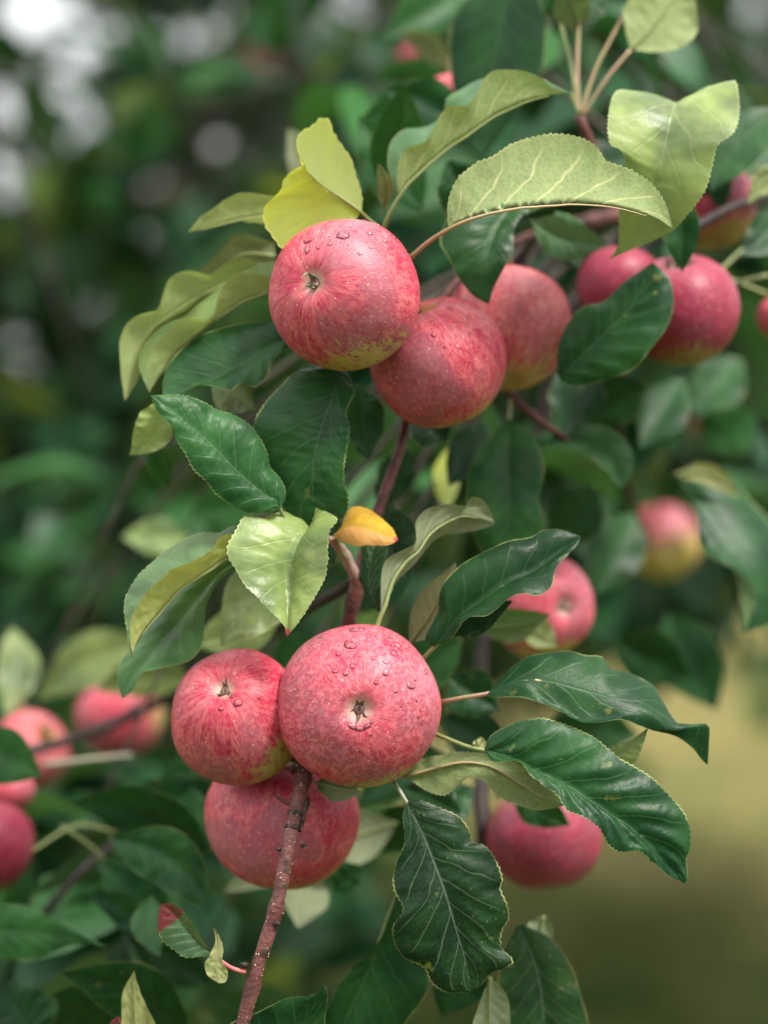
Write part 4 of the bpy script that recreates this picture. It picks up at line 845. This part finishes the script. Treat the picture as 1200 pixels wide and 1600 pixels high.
# ------------------------------------------------------------------ generic leaves and far crowns
def generic(seed, nu=6):
    r = random.Random(seed); vs_, uv, fs_ = [], [], []
    ws = [.06, .36, .5, .46, .28, .0]; fold = r.uniform(.15, .5); curl = r.uniform(.1, .5); tw = r.uniform(-.5, .5)
    us = [0, .2, .42, .64, .84, 1.0]
    for i, u in enumerate(us):
        for v in (-1, -.5, 0, .5, 1):
            x = v * ws[i] * .56; zz = abs(x) * fold - curl * u * u * .6 + .05 * r.uniform(-1, 1) * abs(v); a = tw * u
            vs_.append((x * math.cos(a) - zz * math.sin(a) * .3, u, zz + x * math.sin(a))); uv.append((u, v))
    for i in range(5):
        for k in range(4): a = i * 5 + k; fs_.append((a, a + 1, a + 6, a + 5))
    return vs_, fs_, uv
GEN = [generic(s) for s in range(6)]
def generic_low(seed):
    r = random.Random(seed); vs_, uv, fs_ = [], [], []
    fold = r.uniform(.15, .5); curl = r.uniform(.1, .5)
    for u, w in ((0, .05), (.3, .48), (.7, .40), (1, 0)):
        for v in (-1, 0, 1):
            x = v * w * .56; vs_.append((x, u, abs(x) * fold - curl * u * u * .6)); uv.append((u, v))
    for i in range(3):
        for k in range(2): a = i * 3 + k; fs_.append((a, a + 1, a + 4, a + 3))
    return vs_, fs_, uv
GENL = [generic_low(s) for s in range(6)]
GMESH = {}
def gmesh(k, m):
    if (k, m) not in GMESH:
        v, f, uv = GEN[k]; GMESH[(k, m)] = mesh_from('leaf', v, f, ML[m], uv)
    return GMESH[(k, m)]
def leafmat(pos, d, s, r):
    d = Vector(d).normalized(); up = Vector((r.gauss(0, .45), r.gauss(0, .45) - .15, 1)); x = d.cross(up).normalized(); z = x.cross(d)
    m = Matrix((x, d, z)).transposed().to_4x4(); return Matrix.Translation(pos) @ m @ Matrix.Diagonal((s, s, s, 1))
def to_px(p):
    v = Vector(p) - CAM; d = v.dot(FW)
    if d <= .05: return None
    return 600 + v.dot(RX) / d / K, 800 - v.dot(UP) / d / K, d
GAPS = [(45, 10, 26), (90, 22, 6), (8, 165, 14), (98, 150, 0), (128, 186, 0), (28, 306, 2), (345, 228, 3), (410, 212, 0), (250, 290, 0), (548, -4, 18), (105, 88, 0), (372, 22, 0), (0, 256, 2), (170, 118, 0), (440, 130, 0), (1180, 8, 10), (1195, 95, 8), (1192, 182, 4), (730, 20, 0), (290, 60, 0)]
def open_sky(p):
    q_ = to_px(p)
    if not q_: return False
    m = .021 / (q_[2] * K)
    return any((q_[0] - gx) ** 2 + (q_[1] - gy) ** 2 < (gr_ + m) ** 2 for gx, gy, gr_ in GAPS)
def crown(tree, centers, r, nleaf, sizes, mats, limbs, n_ind=300, twig_r=.0013):
    """leaf rosettes at the centres, each carried by a twig from the nearest limb"""
    LS = np.vstack(limbs); tw = MB(); items = []
    for c in centers:
        c = np.array(c); i = int(np.argmin(np.linalg.norm(LS - c, axis=1))); a = LS[i]
        midp = (a + c) / 2 + np.array([r.gauss(0, .03), r.gauss(0, .03), .04])
        if not any(open_sky(x) for x in (c, midp, (a + midp) / 2, (c + midp) / 2)): tw.add(tube(resample([a, midp, c], 5), np.linspace(twig_r * 1.8, twig_r * .5, 5), 4))
        for k in range(nleaf):
            d = Vector((r.gauss(0, 1), r.gauss(0, 1), r.gauss(-.15, .6))); s = r.uniform(*sizes)
            lm_ = leafmat(Vector(c) + d.normalized() * .012, d, s, r)
            if open_sky(lm_ @ Vector((0, .45, 0))) or open_sky(lm_ @ Vector((0, .95, 0))) or open_sky(lm_.translation): continue
            items.append((lm_, r.randrange(6), r.choices([m for m, w in mats], [w for m, w in mats])[0], s))
    o = link('twigs', mesh_from('twigs', tw.v, tw.f, M_BARK, origin=WORLD[tree.name]), tree, WORLD[tree.name]); tag(o, kind='stuff')
    def score(it):
        q_ = to_px(it[0].translation)
        if not q_: return 1e9
        if -60 < q_[0] < 1260 and -60 < q_[1] < 1660: return q_[2] / it[3]
        return 1e6 + q_[2]
    items.sort(key=score)
    off = Matrix.Translation(-WORLD[tree.name])
    for it in items[:n_ind]:
        o = bpy.data.objects.new('leaf', gmesh(it[1], it[2])); COL.objects.link(o); o.parent = tree; o.matrix_basis = off @ it[0]
    rest = items[n_ind:]
    if rest:
        V, F, U, MI = [], [], [], []; names = [m for m, w in mats]; base = 0
        for m4, k, mn, s in rest:
            v, f, uv = GENL[k]; va = np.c_[np.array(v), np.ones(len(v))] @ np.array(m4).T
            V.append(va[:, :3]); F += [tuple(i + base for i in ff) for ff in f]; U += uv; MI += [names.index(mn)] * len(f); base += len(v)
        me = mesh_from('foliage', np.vstack(V), F, None, U, origin=WORLD[tree.name])
        for mn in names: me.materials.append(ML[mn])
        me.polygons.foreach_set('material_index', np.array(MI, dtype=np.int32))
        tag(link('foliage', me, tree, WORLD[tree.name]), kind='stuff')
def limb_set(tree, base, tops, r0, r, trunk_h):
    base = np.array(base); top = base + np.array([r.gauss(0, .06), r.gauss(0, .06), trunk_h])
    tp = resample([base, (base + top) / 2 + [r.gauss(0, .04), r.gauss(0, .04), 0], top], 14)
    v, f = tube(tp, np.linspace(r0 * 1.2, r0 * .8, 14), 12, .2, 1); link('trunk', mesh_from('trunk', v, f, M_BARK, origin=tp[0]), tree, tp[0])
    out = []
    for t in tops:
        t = np.array(t); m = (top + t) / 2 + np.array([r.gauss(0, .08), r.gauss(0, .08), .1])
        lp = resample([tp[-2], m, t], 22); v, f = tube(lp, np.linspace(r0 * .6, r0 * .12, 22), 8, .2, 2)
        link('limb', mesh_from('limb', v, f, M_BARK, origin=lp[0]), tree, lp[0]); out.append(lp)
    return out

FM = [('far_dark', .55), ('far_mid', .35), ('far_lime', .10)]
# more of the front tree: leaves between 0.25 and 0.9 m behind the fruit on the right and above
r = random.Random(21)
cs = []
while len(cs) < 64:
    x, y, z = r.uniform(560, 1330), r.uniform(-260, 1000), r.uniform(330, 1000)
    if y > (640 if x > 930 else 860): continue
    cs.append(P(x, y, z))
while len(cs) < 82: cs.append(P(r.uniform(-80, 300), r.uniform(1180, 1700), r.uniform(180, 700)))
while len(cs) < 100: cs.append(P(r.uniform(930, 1300), r.uniform(760, 960), r.uniform(690, 1250)))
crown(TREE, cs, r, 7, (.065, .095), [('far_dark', .7), ('far_mid', .3)], [bpath, mpath[150:], tp[12:]], n_ind=180)

# the trees behind
def bgtree(name, label, at, n, box, nleaf, sizes, mats, seed, tops_n=9, r0=.07, th=1.0, n_ind=300, cat='tree', grp='apple trees in the orchard', keep=lambda p: True):
    r = random.Random(seed); t = link(name, None, None, Vector(at)); tag(t, label, cat, grp)
    cs = []
    while len(cs) < n:
        p = Vector((r.uniform(*box[0]), r.uniform(*box[1]), r.uniform(*box[2])))
        if keep(p) and not open_sky(p): cs.append(p)
    tops = [tuple(cs[i * (n // tops_n)]) for i in range(tops_n)]
    lim = limb_set(t, at, tops, r0, r, th)
    crown(t, cs, r, nleaf, sizes, mats, lim, n_ind)
    return t
bgtree('apple_tree', 'blurred leafy apple tree behind at left, sky showing through its crown', (-1.25, 3.5, 0), 1500, ((-1.2, .75), (1.9, 4.6), (.62, 2.35)), 11, (.065, .10), FM, 31, 14, .07, 1.0,
       keep=lambda p: (p.z > 1.16 and p.y > 2.6) if p.x > -.02 else p.z > (.66 if p.x < -.14 else .92))
bgtree('apple_tree', 'blurred dark apple tree behind at right, above the dry grass', (1.6, 6.3, 0), 2000, ((-.5, 1.9), (4.4, 7.4), (.72, 2.9)), 11, (.07, .10), FM, 32, 12, .08, 1.1,
       keep=lambda p: p.z > (1.02 if p.x > .78 else .90 if p.x > .5 else .74))
for i, (x, y, w, h, lb_) in enumerate(((-5, 17, 3.2, 2.0, 'far dark green tree beyond the meadow at left'), (.5, 19, 3.0, 2.3, 'far dark green tree beyond the meadow in the middle'), (5.5, 18, 3.0, 2.6, 'far dark green tree beyond the meadow at right'))):
    bgtree('orchard_tree', lb_, (x, y, 0), 240, ((x - w, x + w), (y - 1.5, y + 1.5), (.25, h)), 8, (.16, .26), FM, 40 + i, 8, .10, .6, n_ind=0, grp='far trees beyond the meadow')

for (x, y, sd_, lb_) in ((-1.3, -3.2, 61, 'unseen apple tree added behind the camera at left to block low sky light'), (1.5, -3.4, 62, 'unseen apple tree added behind the camera at right to block low sky light')):
    bgtree('apple_tree', lb_, (x, y, 0), 420, ((x - 1.5, x + 1.5), (y - .8, y + .8), (.7, 3.0)), 9, (.11, .16), FM, sd_, 9, .07, 1.0, n_ind=0)  # unseen trees added behind the camera to darken the low front light
